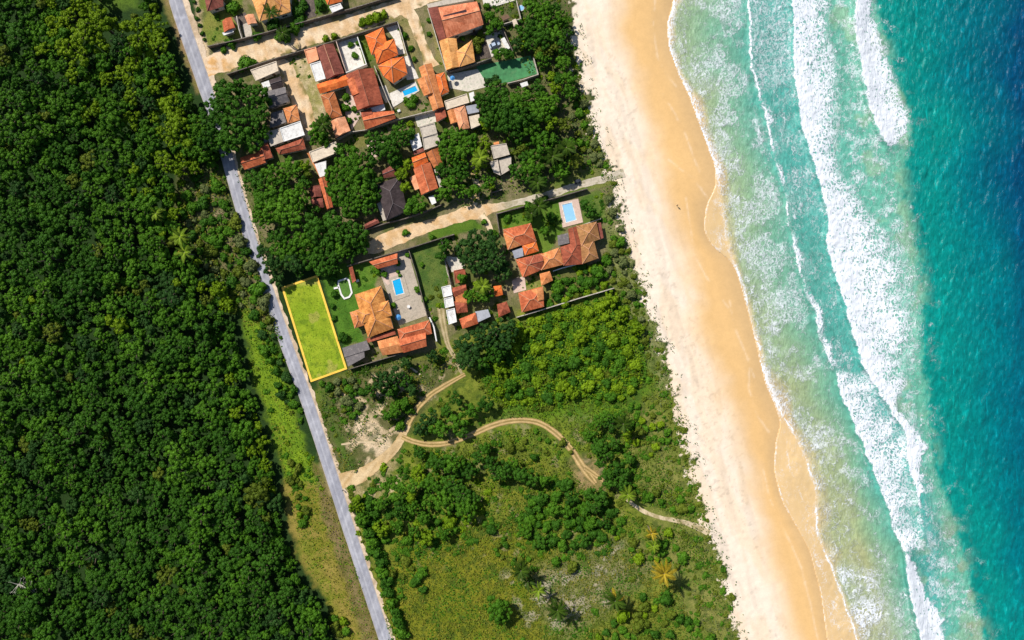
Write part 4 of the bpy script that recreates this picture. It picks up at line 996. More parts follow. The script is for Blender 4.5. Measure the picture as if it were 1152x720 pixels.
def flush():
    groups = {}
    for it in PENDING:
        kind, px, py, r, tone, kw = it
        nm, lx, ly = min(LM, key=lambda q: (q[1] - px) ** 2 + (q[2] - py) ** 2)
        dx, dy = px - lx, py - ly; dist = math.hypot(dx, dy)
        rel = ('right of' if dx > 0 else 'left of') if abs(dx) > abs(dy) else ('below' if dy > 0 else 'above')
        size = ('huge' if r > 19 else 'large' if r > 13 else 'medium' if r > 9.5 else 'small') if kind == 'tree' else ('large' if r > 7 else 'medium' if r > 4.6 else 'small')
        key = f'{size} {TN[tone]} {kind} {rel} the {nm}'
        groups.setdefault(key, []).append((dist, it))
    rr = random.Random(5); small = sorted((it[3] for it in PENDING if it[0] == 'bush'), reverse=True); cut = small[min(len(small) - 1, 276)]; lo = []
    for key, lst in groups.items():
        lst.sort(key=lambda q: q[0])
        for i, (_, it) in enumerate(lst):
            kind, px, py, r, tone, kw = it
            label = key if len(lst) == 1 else (key + ', nearest one' if i == 0 else key + (f', {ORD[i]} nearest' if i < len(ORD) else ', among the farthest'))
            g = kw.get('group', 'trees among the village houses' if kind == 'tree' else 'bushes on the common')
            if kind == 'bush' and r <= cut:
                R0, arr = BUSHES[rr.randrange(len(BUSHES))]; q = P(px, py, r * S * .8)
                lo.append((tone, (arr, q.x, q.y, -.05, r * S / R0, rr.random() * 6.28, rr.uniform(-.2, .2)))); continue
            if kind == 'tree': place_tree(px, py, r * S, tone, label, g, kw.get('h'), rnd=rr)
            else: place_bush(px, py, r * S, tone, label, g, rnd=rr, zs=kw.get('zs', 1.0))
    stuff_mesh('scattered_shrubbery', lo, 'smallest shrubs dotted through gardens, scrub and meadow', 'shrubbery')
def T(tone, *lst, **kw):
    for x, y, r in lst: want('tree', x, y, r, tone, **kw)
def Bz(tone, *lst, **kw):
    for x, y, r in lst: want('bush', x, y, r, tone, **kw)
# the dark clump where the road bends out of sight
T('deep', (256,104,18), (285,108,16), (240,128,19), (268,134,21), (291,128,14), (256,158,19), (236,156,15), h=10)
T('deep', (281,158,15), (294,148,11))
T('mid', (228,170,14), (214,165,13), (218,140,14))
T('deep', (243,112,10), (268,96,11), (298,112,9))
# clump between road and houses
T('mid', (324,189,14), (305,196,13)); T('deep', (287,203,15), (316,204,11))
T('bright', (340,188,9)); T('olive', (346,196,6))
T('mid', (312,231,23), (334,222,16), (297,222,16), (325,243,16), (296,243,14), h=9.5)
T('deep', (352,236,9), (341,207,9))
T('deep', (355,258,18), (376,252,17), (394,264,18), (366,274,16), (408,276,11), (312,268,14))
T('mid', (340,274,17), (320,282,16), (385,279,13)); T('blue', (306,298,13), (328,293,15), (312,312,10), (296,284,9))
T('deep', (350,291,14), (372,288,14), (393,285,9), (361,302,12), (373,301,9), (337,304,9))
# around the dark roofed house
T('mid', (392,180,18), (378,194,14), (404,192,17), (386,213,18), (405,216,17), (392,230,15)); T('deep', (414,232,11), (374,212,10), (382,168,8), (418,205,12), (424,218,8))
T('deep', (437,167,17), (422,158,14), (450,156,13), (444,182,10), (417,176,12)); T('bright', (452,196,9), (455,210,7), (458,184,7)); T('mid', (462,150,7), (450,143,9))
T('mid', (359,146,13), (364,134,8), (356,157,8), (366,158,7))
T('mid', (469,229,12), (459,234,7))
# row of crowns between the houses and the ruined house
T('mid', (510,154,15), (528,158,12), (501,157,10), (520,168,14), (505,172,13)); T('bright', (515,176,10), (541,172,11), (537,186,9))
T('deep', (499,190,10), (517,192,13)); T('mid', (507,207,12), (522,216,10), (497,217,9), (548,204,9), (535,213,7)); T('bright', (545,160,8), (552,210,6))
T('olive', (588,166,7), (580,172,5))
# beach side grove
T('deep', (559,102,14), (548,116,13), (566,119,17), (551,132,13), (569,137,17), (541,111,8), (587,132,17), (583,150,11)); T('mid', (585,112,15), (604,126,15), (595,143,13), (618,116,12), (609,110,11)); T('bright', (619,138,10), (600,132,8), (575,126,8), (545,140,7))
T('mid', (609,163,18), (600,186,14)); T('deep', (622,160,11), (583,193,11), (592,200,8), (608,202,9), (590,178,9)); T('mid', (631,191,11), (640,160,9)); T('olive', (650,181,9), (636,140,9), (630,176,7))
T('mid', (597,6,12), (611,10,13), (611,24,12), (632,20,11), (625,38,12)); T('deep', (594,31,13), (611,42,13), (597,48,10), (621,9,11), (635,52,11)); T('olive', (620,55,10), (606,56,7), (586,43,7)); T('mid', (635,70,10), (611,67,11), (639,88,10), (642,104,9)); T('deep', (604,98,9), (636,36,8), (628,88,8)); T('bright', (588,50,7), (625,97,8), (620,86,7))
T('mid', (559,60,7), (551,17,7), (559,26,7), (552,34,6)); T('deep', (568,58,7), (576,62,5)); T('blue', (583,48,9), (549,92,7), (558,90,6))
# big dark tree group in the double roofed compound
T('blue', (530,276,17), (549,274,17), (541,294,16), (558,291,13), (527,292,11), h=9.5); T('blue', (565,306,12))
T('deep', (501,276,9), (496,288,6)); T('mid', (545,330,12), (530,333,9), (520,312,6)); T('bright', (538,322,7))
T('mid', (613,260,6.5), (597,243,7), (600,236,6), (594,232,6)); T('deep', (658,230,7), (664,238,8))
# trees of the sandy plot and the dark clump
T('blue', (527,390,17), (545,378,15), (573,367,12), (525,407,12), (569,384,12), (556,372,9), h=8.5); T('deep', (558,398,12), (540,408,10), (551,388,9))
T('blue', (430,428,13), (444,424,11)); T('deep', (416,438,9), (455,428,9), (439,438,9)); T('blue', (464,438,7), (487,402,8), (457,407,7)); T('mid', (445,462,8), (437,468,6), (455,455,6))
T('blue', (477,478,11), (487,470,8), (470,484,7), h=5.5); T('mid', (495,483,12), (513,474,12), (530,461,10)); T('deep', (519,486,8), (547,455,10), (513,450,9), (503,462,8))
T('deep', (491,519,13), (472,511,8), (508,546,13)); T('mid', (486,544,13), (463,547,10), (451,556,8), (510,522,14), (499,566,14), (524,574,13), (480,566,9), (465,572,9)); T('deep', (519,557,13), (527,531,11), (532,560,8))
T('bright', (474,540,9), (468,530,7), (462,560,7))
T('deep', (538,514,9), (552,522,10), (569,530,11), (585,533,10), (600,539,9), (559,534,9)); T('mid', (545,505,7), (577,522,8), (612,540,7))
T('mid', (672,476,8), (664,488,9), (682,468,8)); T('deep', (686,478,10), (672,503,11), (682,512,10), (690,498,8), (694,526,10), (686,540,11), (700,545,10), (676,560,11), (668,572,9), (708,516,7), (702,534,8))
# lone round tree
T('mid', (560,688,17), h=8)
# bushes
rb = random.Random(77)
bd = Dart(8)
for x, y, r in scatter([[(560,378),(620,354),(692,334),(722,374),(726,425),(700,448),(650,444),(600,460),(558,450),(542,425)]], [(8.6, 10, 9), (6, 8.4, 34), (4, 6, 46)], .84, rb, bd, 30):
    want('tree' if r > 8.5 else 'bush', x, y, r, rb.choice(['bright', 'mid', 'mid', 'bright', 'deep', 'bright' if x > 620 else 'deep']), **({'h': 4} if r > 8.5 else {}), group='bushy crowns of the thicket' )
for x, y, r in scatter([[(592,565),(640,545),(690,562),(700,590),(680,606),(620,620),(585,600)]], [(8.6, 11, 9), (5, 8, 26)], .76, rb, bd, 30, [PATHZ]):
    want('tree' if r > 8.5 else 'bush', x, y, r, rb.choice(['deep', 'deep', 'mid']), **({'h': 4} if r > 8.5 else {}), group='dark scrub bushes by the dune path')
for x, y, r in scatter([[(398,562),(440,560),(470,576),(520,590),(515,602),(470,612),(440,606),(410,610),(402,590)]], [(8.6, 11, 10), (5, 8, 24)], .80, rb, bd, 30):
    want('tree' if r > 8.5 else 'bush', x, y, r, rb.choice(['mid', 'mid', 'bright', 'deep']), **({'h': 5} if r > 8.5 else {}), group='bushes behind the roadside hedge')
for x, y, r in scatter([[(720,664),(760,690),(800,700),(800,735),(690,735),(660,725),(690,700)], [(625,632),(645,628),(655,648),(640,656)], [(726,660),(752,664),(748,690),(722,682)]], [(6, 9, 12), (4, 6, 24)], .7, rb, bd, 30):
    want('bush', x, y, r, rb.choice(['mid', 'bright', 'deep', 'olive']), group='bushes around the palms')
for x, y, r in scatter([[(690,600),(745,595),(782,620),(776,640),(720,640),(700,625)], [(700,450),(740,455),(756,500),(735,520),(705,500)], [(722,565),(786,580),(770,560),(730,550)]], [(5, 7, 14), (3, 5, 30)], .75, rb, bd, 30, [PATHZ]):
    want('bush', x, y, r, rb.choice(['mid', 'bright', 'mid', 'olive']), group='scrub bushes near the dune')
for x, y, r in scatter([[(648,90),(670,160),(684,180),(660,190),(640,120)], [(684,215),(700,250),(712,300),(724,350),(735,400),(716,390),(700,330),(676,300),(690,270)]], [(4, 6.5, 22), (3, 4, 26)], .8, rb, bd, 30):
    want('bush', x, y, r, rb.choice(['olive', 'grey', 'mid', 'grey']), group='dune bushes above the beach')
for x, y, r in scatter([[(612,348),(680,328),(690,300),(668,300),(620,318)]], [(5, 8, 8), (3, 5, 10)], .8, rb, bd, 30, [[(603,304),(624,303),(624,325),(608,325)]]):
    want('bush', x, y, r, rb.choice(['mid', 'deep', 'olive', 'bright']), group='bushes in the compound garden')
for x, y, r in scatter([[(212,200),(246,195),(258,235),(282,290),(312,372),(296,368),(262,338),(232,300),(208,258),(200,225)]], [(7, 9.5, 12), (5, 7, 22), (3, 5, 40)], .78, rb, bd, 30):
    want('bush', x, y, r, rb.choice(['mid', 'olive', 'grey', 'mid', 'deep']), group='bushes of the roadside clearing')
for x, y, r in scatter([[(286,372),(306,376),(322,418),(336,455),(340,478),(326,462),(312,440),(300,408)]], [(5, 7, 7), (3, 5, 18)], .9, rb, bd, 30):
    want('bush', x, y, r, rb.choice(['deep', 'mid', 'blue']), group='bushes on the road verge')
for x, y, r in scatter([[(360,432),(395,424),(408,440),(395,452),(372,446)], [(380,445),(410,452),(400,470),(384,462)], [(440,440),(470,448),(450,480),(436,478)]], [(5, 7, 8), (3, 5, 26)], .8, rb, bd, 30):
    want('bush', x, y, r, rb.choice(['olive', 'mid', 'grey', 'deep']), group='scrub of the sandy plot')
for x, y, r in scatter([[(410,610),(440,612),(470,640),(480,680),(462,690),(430,650)], [(545,595),(600,600),(600,640),(560,640)], [(600,480),(650,500),(650,520),(600,520),(560,500)]], [(4, 6, 10), (2.6, 4, 22)], .9, rb, bd, 30):
    want('bush', x, y, r, rb.choice(['olive', 'mid', 'deep']), group='scattered meadow bushes')
for x, y, r in scatter([[(330,560),(344,556),(352,575),(340,590)], [(372,690),(392,700),(396,719),(378,719)], [(322,520),(340,520),(340,545),(326,548)]], [(4, 6, 10), (3, 4, 10)], .8, rb, bd, 30):
    want('bush', x, y, r, rb.choice(['mid', 'bright', 'olive']), group='bushes of the dry verge')
Bz('deep', (467,655,7), (476,664,5)); Bz('mid', (474,645,6))
Bz('mid', (450,310,2.6), (448,296,3), (447,306,2.6), (443,343,4), (470,325,5), (478,337,3.5), (474,298,3), (432,309,4), (424,306,4), (458,287,3)); Bz('deep', (375,331,5), (373,345,4), (386,379,6), (375,313,6), (375,358,3.5))
Bz('mid', (402,48,3), (399,62,4), (394,50,3.5), (389,108,4.5), (388,121,5), (392,135,4), (436,129,5), (462,117,5), (466,110,5), (398,122,4), (457,112,4), (455,39,4), (462,54,3.4), (466,66,3), (483,38,3), (482,22,3))
Bz('mid', (258,48,6), (251,55,4), (275,71,9), (318,38,8), (331,31,7), (325,33,5), (289,40,6), (262,7,7), (244,19,3)); Bz('deep', (258,8,5), (334,12,7), (336,24,7), (306,18,8), (307,27,7), (361,4,7), (341,4,6)); Bz('bright', (408,24,6), (416,21,7), (424,17,7), (432,14,5), (376,40,5), (366,42,4))
Bz('deep', (222,10,2.6), (221,20,2.6), (224,28,2.4), (227,37,2.6), (229,44,2.4), (218,2,2.6)); 
Bz('mid', (524,22,3), (548,6,4), (533,44,3), (520,43,3)); Bz('olive', (537,44,7), (536,54,6), (541,38,5))
Bz('mid', (626,322,7), (646,326,7), (672,306,8), (682,292,7), (663,318,7)); Bz('deep', (633,268,4), (620,245,6), (612,225,6), (654,300,5))
Bz('bright', (478,160,5), (461,139,4), (503,134,3)); Bz('mid', (545,250,4), (556,262,5), (570,246,5), (486,266,4), (456,262,4))
flush()
# hedge along the road, counted up from the bottom
hedge = [(450,713,7),(445,701,7),(442,690,6.5),(437,678,7),(434,667,6),(431,656,7),(427,645,7),(424,634,7),(420,623,7),(416,611,7.5),(413,600,7),(409,588,8),(404,577,7),(401,566,6),(411,572,7),(418,590,6),(430,632,5)]
for i, (x, y, r) in enumerate(hedge):
    w = ['lowest', 'second lowest', 'third lowest', 'fourth', 'fifth', 'sixth', 'seventh', 'eighth', 'ninth', 'tenth', 'eleventh', 'twelfth', 'thirteenth', 'topmost', 'stray upper', 'stray middle', 'stray inner'][i]
    place_bush(x + 3, y, r * S * 1.1, 'deep' if i % 3 else 'mid', f'{w} bush of the hedge lining the lower road' + (', counted upwards' if 3 <= i <= 12 else ''), 'hedge bushes along the lower road', rnd=rb, zs=1.2)

for k, (x, y, hh) in enumerate(((20, 658, 7.0), (31, 664, 6.0))):
    q = P(x, y, hh); root = empty('bare_tree', (q.x, q.y, 0)); tag(root, ('larger' if k == 0 else 'smaller') + ' pale leafless tree in the lower left corner of the forest', 'tree')
    rr = random.Random(90 + k); m = MB(); m.tube([(0, 0, -.2), (.1, 0, hh * .5), (0, .2, hh)], [.26, .2, .12], 8); m.build('trunk', M['palepave'], root)
    m = MB()
    for j in range(11):
        a = j * 2.4 + rr.random(); l = rr.uniform(1.6, 3.0); z0 = hh * rr.uniform(.6, .98); e = Vector((math.cos(a) * l, math.sin(a) * l, z0 + l * .5))
        m.tube([(0, .1, z0), e * .5 + Vector((0, 0, z0 * .5 + .1)), e], [.11, .075, .03], 6)
        for t in range(3):
            b_ = a + rr.uniform(-.9, .9); s0 = e * rr.uniform(.6, .95) + Vector((0, 0, z0 * .2)) * 0; m.tube([e, e + Vector((math.cos(b_) * .9, math.sin(b_) * .9, .4))], [.04, .015], 5)
    m.build('branches', M['palepave'], root)
# ---- coconut palms
def frond_mesh(L, seed, droop):
    rng = random.Random(seed); V = []; Fq = []; tone = []
    n = 16; pts = []
    for i in range(n + 1):
        t = i / n; r = L * (t - .10 * t ** 3); z = L * (.26 * t - droop * t ** 2.2); pts.append((r, z))
    def quad(a, b, c, d, tn):
        k = len(V); V.extend([a, b, c, d]); Fq.append((k, k + 1, k + 2, k + 3)); tone.append(tn)
    for i in range(n):
        (r0, z0), (r1, z1) = pts[i], pts[i + 1]; w = .055 * (1 - i / n) + .015
        quad((r0, -w, z0), (r1, -w * .9, z1), (r1, w * .9, z1), (r0, w, z0), .9)
        if i < 1: continue
        t = i / n; ll = L * .18 * math.sin(math.pi * min(1, t * .9 + .12)) ** .7
        for sgn in (-1, 1):
            for sub in range(2):
                rr = r0 + (r1 - r0) * sub / 2; zz = z0 + (z1 - z0) * sub / 2; wd = (r1 - r0) * .5
                l2 = ll * rng.uniform(.85, 1.1); fx = l2 * .5; fy = l2 * .86 * sgn; fz = -l2 * rng.uniform(.05, .30)
                quad((rr, 0, zz), (rr + wd, 0, zz), (rr + wd * .6 + fx, fy, zz + fz), (rr + fx, fy * .96, zz + fz), rng.random() * .8)
    me = np_mesh('frond', np.array(V), np.array(Fq), None, {'tone': ('FLOAT', 'FACE', np.array(tone))}); me.materials.append(F['palm']); return me
FR = [frond_mesh(1.0, i, d) for i, d in enumerate((.34, .48, .62, .80))]
def palm(px, py, Rm, h, tone, label, n=17, seed=1, dry=0, name='coconut_palm'):
    rr = random.Random(seed); q = P(px, py, h)
    bx, by = q.x + rr.uniform(-1.0, 1.0), q.y + rr.uniform(-1.0, 1.0)
    root = empty(name, (bx, by, 0)); tag(root, label, 'palm', 'coconut palms')
    m = MB(); cx, cy = q.x - bx, q.y - by
    m.tube([(0, 0, -.2), (cx * .12, cy * .12, h * .3), (cx * .5, cy * .5, h * .68), (cx, cy, h)], [.26, .19, .16, .15], 9)
    m.build('trunk', M['palmbark'], root, smooth=True)
    cr = MB(); cr.cyl((cx, cy, h - .15), .28, .5, 10, .14); cr.build('crownshaft', M['palmbark'], root)
    for k in range(5):
        a = k * 1.257 + seed; nb = MB(); nb.tube([(cx + .34 * math.cos(a), cy + .34 * math.sin(a), h - .42), (cx + .36 * math.cos(a), cy + .36 * math.sin(a), h - .3), (cx + .34 * math.cos(a), cy + .34 * math.sin(a), h - .18)], [.07, .15, .06], 8); nb.build('coconut', M['wood'], root, smooth=True)
    for k in range(n):
        t = k / n; o = bpy.data.objects.new('frond', FR[min(3, int(t * 3.4 + rr.random() * .8))]); link(o, root)
        o.location = (cx, cy, h + .18); o.rotation_euler = (rr.uniform(-.25, .25), -.62 + 1.0 * t + rr.uniform(-.1, .1), k * 2.39996 + rr.uniform(-.2, .2))
        s = Rm * rr.uniform(.9, 1.12); o.scale = (s, s * rr.uniform(.9, 1.2), s)
        o.material_slots[0].link = 'OBJECT'; o.material_slots[0].material = F['palmgold' if rr.random() < dry else tone]
    return root
palm(747, 645, 5.0, 10.5, 'palmgold', 'tall golden coconut palm casting a star shaped shadow near the beach', 19, 3, .75)
palm(627, 686, 4.6, 8.0, 'palm', 'green coconut palm with long fronds on the bleached grass', 20, 5, .04)
palm(692, 676, 4.6, 7.0, 'palm', 'green coconut palm rising from bushes below the bleached grass', 20, 8, .06)
palm(586, 642, 4.2, 7.5, 'palm', 'dark green coconut palm, upper of the pair on the meadow edge', 21, 11)
palm(606, 664, 3.4, 6.5, 'palmlime', 'small lime green coconut palm, lower of the pair on the meadow edge', 14, 14, .1)
palm(594, 654, 3.3, 4.5, 'palm', 'short dark coconut palm between the two palms of the meadow pair', 14, 15)
palm(733, 600, 2.7, 7.5, 'palmgold', 'small yellowish coconut palm over bushes beside the beach footpath', 11, 17, .3)
palm(735, 614, 3.0, 5.0, 'palmlime', 'thin coconut palm just below the yellowish palm', 12, 19)
palm(706, 556, 3.6, 6.0, 'palmlime', 'pale coconut palm above the start of the beach footpath', 14, 22)
palm(701, 477, 4.0, 8.0, 'palm', 'dark coconut palm in the scrub near the upper dune', 15, 24)
palm(203, 266, 4.2, 8.5, 'palmlime', 'lime green coconut palm at the forest edge, upper of two', 14, 27)
palm(208, 284, 4.0, 8.0, 'palmlime', 'lime green coconut palm at the forest edge, lower of two', 13, 29, .1)
palm(176, 240, 3.4, 8.0, 'palmlime', 'lime green coconut palm inside the forest left of the clearing', 12, 28, .1)
palm(606, 232, 4.4, 8.0, 'palm', 'dark coconut palm in the lawn of the double roofed house', 16, 31)
palm(598, 240, 3.2, 6.0, 'palm', 'lesser coconut palm beside the dark palm on the lawn', 13, 33)
palm(637, 166, 4.2, 7.5, 'palm', 'coconut palm in the beach side grove right of the ruined house', 15, 35)
palm(622, 176, 4.4, 7.0, 'palm', 'broad coconut palm with green fronds above the buggy path', 15, 37)
palm(605, 206, 3.6, 6.0, 'palm', 'coconut palm leaning over the buggy path', 14, 39)
palm(318, 37, 3.4, 6.0, 'palm', 'coconut palm beside the big orange roof at the upper road', 14, 41)
palm(305, 14, 3.8, 7.0, 'palm', 'coconut palm with dark fronds rising over the big orange roof', 14, 43)
palm(543, 322, 3.8, 7.0, 'palmlime', 'bright coconut palm left of the small bright orange hut', 14, 45)
palm(412, 418, 2.6, 5.0, 'palm', 'slim coconut palm at the wall under the grey tiled shed', 12, 47)
palm(363, 140, 3.6, 6.5, 'palm', 'coconut palm over the end of the sandy lane', 14, 49)
palm(540, 178, 3.8, 7.0, 'palmlime', 'yellow green coconut palm left of the ruined house', 14, 51, .1)
# =================================================================== BUILDINGS
def centroid(p): return (sum(q[0] for q in p) / len(p), sum(q[1] for q in p) / len(p))
def inset(pts, d):
    """move every edge of a convex-ish outline inwards by d metres"""
    n = len(pts); A = sum(pts[i][0] * pts[(i + 1) % n][1] - pts[(i + 1) % n][0] * pts[i][1] for i in range(n))
    sg = 1 if A > 0 else -1; out = []
    for i in range(n):
        a = Vector(pts[i - 1][:2]); b = Vector(pts[i][:2]); c = Vector(pts[(i + 1) % n][:2])
        e1 = (b - a).normalized(); e2 = (c - b).normalized()
        n1 = Vector((-e1.y, e1.x)) * sg; n2 = Vector((-e2.y, e2.x)) * sg
        m = n1 + n2
        if m.length < .2: m = n1
        m.normalize(); k = d / max(.35, m.dot(n1)); out.append((b.x + m.x * k, b.y + m.y * k))
    return out
WC = [0]
def wing(root, kind, pts, mat, h, pitch=.42, ridge='ridge', wallmat='plaster', over=.45, openings=True, caps=True, label=None, z0=0):
    WC[0] += 1; h = h + (WC[0] % 7) * .013
    E = [P(x, y, h) for x, y in pts]; E2 = [(p.x, p.y) for p in E]
    wl = inset(E2, over); mw = MB(); mw.prism(wl, z0 - .1, h - .06); wall = mw.build('wall', M[wallmat], root)
    if openings:
        n = len(wl); mid = centroid(wl); done = 0
        for i in range(n):
            a = Vector(wl[i]); b = Vector(wl[(i + 1) % n]); e = b - a; L = e.length
            if L < 3: continue
            e.normalize(); nr = Vector((e.y, -e.x)); c = (a + b) / 2
            if (c - Vector(mid)).dot(nr) < 0: nr = -nr
            if nr.dot(-Vector(mid)) < 0: continue                # only the sides turned to the middle of the picture can show
            ang = math.atan2(e.y, e.x)
            for k in range(2 if L > 7 else 1):
                q = a + e * (L * ((k + .5) / 2 if L > 7 else .5)) + nr * .03
                mm = MB()
                if done == 0 and k == 0: mm.box((q.x, q.y, 1.05 + z0), .95, .10, 2.1, ang); mm.build('door', M['wood'], root)
                else:
                    mm.box((q.x, q.y, 1.6 + z0), 1.3, .10, 1.1, ang); f = mm.build('window', M['wood'], root)
                    gq = q + nr * .055; g = MB(); g.box((gq.x, gq.y, 1.6 + z0), 1.1, .02, .9, ang); g.build('pane', M['glass'], f)
            done += 1
    m = MB(); th = .14
    if kind in ('hip', 'gable', 'shed'):
        a, b, c, d = E
        if (b - a).length + (d - c).length < (c - b).length + (a - d).length: a, b, c, d = b, c, d, a
        w = ((c - b).length + (a - d).length) / 2; m1 = (d + a) / 2; m2 = (b + c) / 2; L = (m2 - m1).length; ax = (m2 - m1).normalized()
        cap = []
        if kind == 'shed':
            up = Vector((0, 0, w * pitch * .35)); T = [a, b, c + up, d + up]
            m.poly(T); low = [p - Vector((0, 0, th)) for p in T]; m.poly(low[::-1])
            for i in range(4): m.poly([T[i], low[i], low[(i + 1) % 4], T[(i + 1) % 4]])
        else:
            ins = min(w * .5, L * .48) if kind == 'hip' else .0
            rz = Vector((0, 0, w * .5 * pitch)); r1 = m1 + ax * ins + rz; r2 = m2 - ax * ins + rz
            m.poly([a, b, r2, r1]); m.poly([c, d, r1, r2])
            m.poly([b, c, r2]); m.poly([d, a, r1])
            low = [p - Vector((0, 0, th)) for p in (a, b, c, d)]; m.poly(low[::-1])
            T = [a, b, c, d]
            for i in range(4): m.poly([T[i], low[i], low[(i + 1) % 4], T[(i + 1) % 4]])
            cap = [(r1, r2)] + ([(r1, a), (r1, d), (r2, b), (r2, c)] if kind == 'hip' else [])
        rf_ = m.build('roof', M[mat], root)
        if caps and cap:
            k = MB(); upv = Vector((0, 0, .05))
            for p, q in cap:
                if (p - q).length > .3: k.tube([p + upv, q + upv], .11, 6)
            k.build('ridge_cap', M[ridge], rf_)
    elif kind == 'poly':
        n = len(E); c = sum(E, Vector()) / n; rad = sum((p - c).length for p in E) / n; top = c + Vector((0, 0, rad * pitch))
        for i in range(n): m.poly([E[i], E[(i + 1) % n], top])
        low = [p - Vector((0, 0, th)) for p in E]; m.poly(low[::-1])
        for i in range(n): m.poly([E[i], low[i], low[(i + 1) % n], E[(i + 1) % n]])
        rf_ = m.build('roof', M[mat], root)
        k = MB()
        for p in E: k.tube([top + Vector((0, 0, .04)), p + Vector((0, 0, .05))], .12, 6)
        if caps: k.build('ridge_cap', M[ridge], rf_)
    else:                                                    # flat slab with a low rim
        m.prism(E2, h - .05, h + .12); rf_ = m.build('roof', M[mat], root)
        inn = inset(E2, .22); o2 = inset(E2, -.03); r = MB(); n = len(E2); z0_, z1_ = h + .10, h + .34
        for i in range(n):
            j = (i + 1) % n
            A, Bq, C, D = o2[i], o2[j], inn[j], inn[i]
            r.poly([(*A, z1_), (*Bq, z1_), (*C, z1_), (*D, z1_)]); r.poly([(*A, z0_), (*Bq, z0_), (*Bq, z1_), (*A, z1_)]); r.poly([(*C, z0_), (*D, z0_), (*D, z1_), (*C, z1_)])
        if kind == 'flat': r.build('parapet', M[mat if mat != 'white' else 'whitewall'], rf_)
    return rf_
def house(name, label, cat, wings, group=None):
    c = centroid(wings[0][1]); q = P(*c); root = empty(name, q)
    tag(root, label, cat, group)
    for w in wings:
        kw = w[4] if len(w) > 4 else {}
        wing(root, w[0], w[1], w[2], w[3], **kw)
    # parts were built in plan metres: hang them under the base point
    for ch in root.children: ch.location = (-q.x, -q.y, 0)
    return root
def hq(cx, cy, w, h, ang):
    """rectangle (px): centre, size along / across, angle in picture degrees (anticlockwise)"""
    a = math.radians(-ang); co, si = math.cos(a), math.sin(a)
    return [(cx + x * co - y * si, cy + x * si + y * co) for x, y in ((-w/2, -h/2), (w/2, -h/2), (w/2, h/2), (-w/2, h/2))]
nc = dict(caps=False); rd = dict(ridge='ridgedark'); rg = dict(ridge='ridgegrey'); op = dict(openings=False)
house('house', 'dark rust pyramid roofed house cut by the top edge near the main road', 'house', [('hip', [(229,-8),(250,-12),(251.5,7),(233,13)], 'maroon', 3.2, dict(ridge='ridgedark', pitch=.5))])
house('shed', 'little orange tiled shed on the lawn inside the corner wall', 'shed', [('gable', [(250,24),(260,19),(264.4,31),(252,36.5)], 'red', 2.6, dict(**nc)), ('slab', [(250,37),(262,32.5),(263,36),(252,40)], 'white', 2.2, op)])
house('house', 'big bright orange hip roofed house behind the upper dirt road wall', 'house', [('hip', [(279,-14),(324,-22),(327,14),(292,24)], 'tan', 3.6, dict(pitch=.5)), ('hip', [(305,-4),(325,-10),(327,13),(312,18)], 'tan', 3.9, {}), ('gable', [(275,18),(285,15.5),(289,26),(279,28)], 'pink', 2.7, nc)])
house('house', 'orange roof with white flat annex at the top edge of the picture', 'house', [('hip', [(362,-10),(382,-14),(385,1.5),(368.5,5.5)], 'bright', 3.2, {}), ('flat', [(370.6,8),(383,4),(386,9.5),(374,14.6)], 'white', 2.6, op)])
house('house', 'long beige flat roofed building at the corner of the sandy lane', 'house', [('flat', [(282,79),(311,69),(313.5,80),(288,91)], 'beige', 3.2)])
house('warehouse', 'grey brown fibre cement sheds in a row left of the sandy lane', 'shed', [('gable', [(303,90),(316,85.5),(319,97),(306,101)], 'dark', 2.9, rg), ('gable', [(295,104),(321,97.5),(325.5,114),(303,122)], 'greyroof', 3.0, rg), ('slab', [(294,93.5),(302.5,90.5),(304.5,97),(297,99.5)], 'white', 2.7, op), ('slab', [(291,100),(304,96),(306,101),(294,105)], 'concrete', 2.5, op)])
house('cottage', 'small bright orange pyramid roof cottage at the end of the sandy lane', 'house', [('hip', [(318.5,122),(334,117.5),(337.3,135),(324,139)], 'orange', 3.0, {}), ('shed', [(305,127),(318,123.5),(323,138),(304,145)], 'greyroof', 2.4, op)])
house('house', 'white flat roofed house with sunken light well and red brown tiled wing', 'house', [('flat', [(315,144.5),(338,136.5),(343,152),(319.5,159.5)], 'white', 3.4), ('flat', [(299,149),(314.5,144.7),(319,159.5),(305,164.8)], 'concrete', 3.1), ('hip', [(310,167),(341,155.5),(344,167.5),(314,174)], 'brick', 3.0, rd)])
house('house', 'rust tiled house closest to the main road under dark crowns', 'house', [('gable', [(290,168.5),(301,160.5),(306.8,177),(292,182.5)], 'brick', 3.0, rd), ('gable', [(270,177.5),(296,169.5),(299,183),(275,191)], 'red', 3.1, rd), ('slab', [(288,160),(300,155.5),(301.5,159),(290,164)], 'tin', 2.5, op)])
house('house', 'long tan slab roof above white roof, joined to a narrow orange tiled wing', 'house', [('flat', [(348,171),(378,159.5),(381.5,171),(352,183)], 'beige', 3.3), ('slab', [(354,184.5),(367,181),(367,197),(360,199.5)], 'white', 2.9, op), ('shed', [(345.5,172.5),(348.5,171.5),(366,198),(360,200)], 'orange', 2.8, op), ('gable', [(358,201.5),(368,198.5),(374.5,233),(368,235.5)], 'red', 3.0, dict(ridge='ridgedark', openings=False))])
house('hut', 'pair of small rusty tiled huts under trees left of the narrow orange roof', 'hut', [('gable', [(348,211),(360,208),(362,221),(350,222.5)], 'maroon', 2.6, nc), ('gable', [(349,224),(363,222.5),(364.5,233),(353,236)], 'maroon', 2.5, nc), ('slab', [(343,211.5),(352,209),(353,212),(344,214)], 'pink', 2.2, op)])
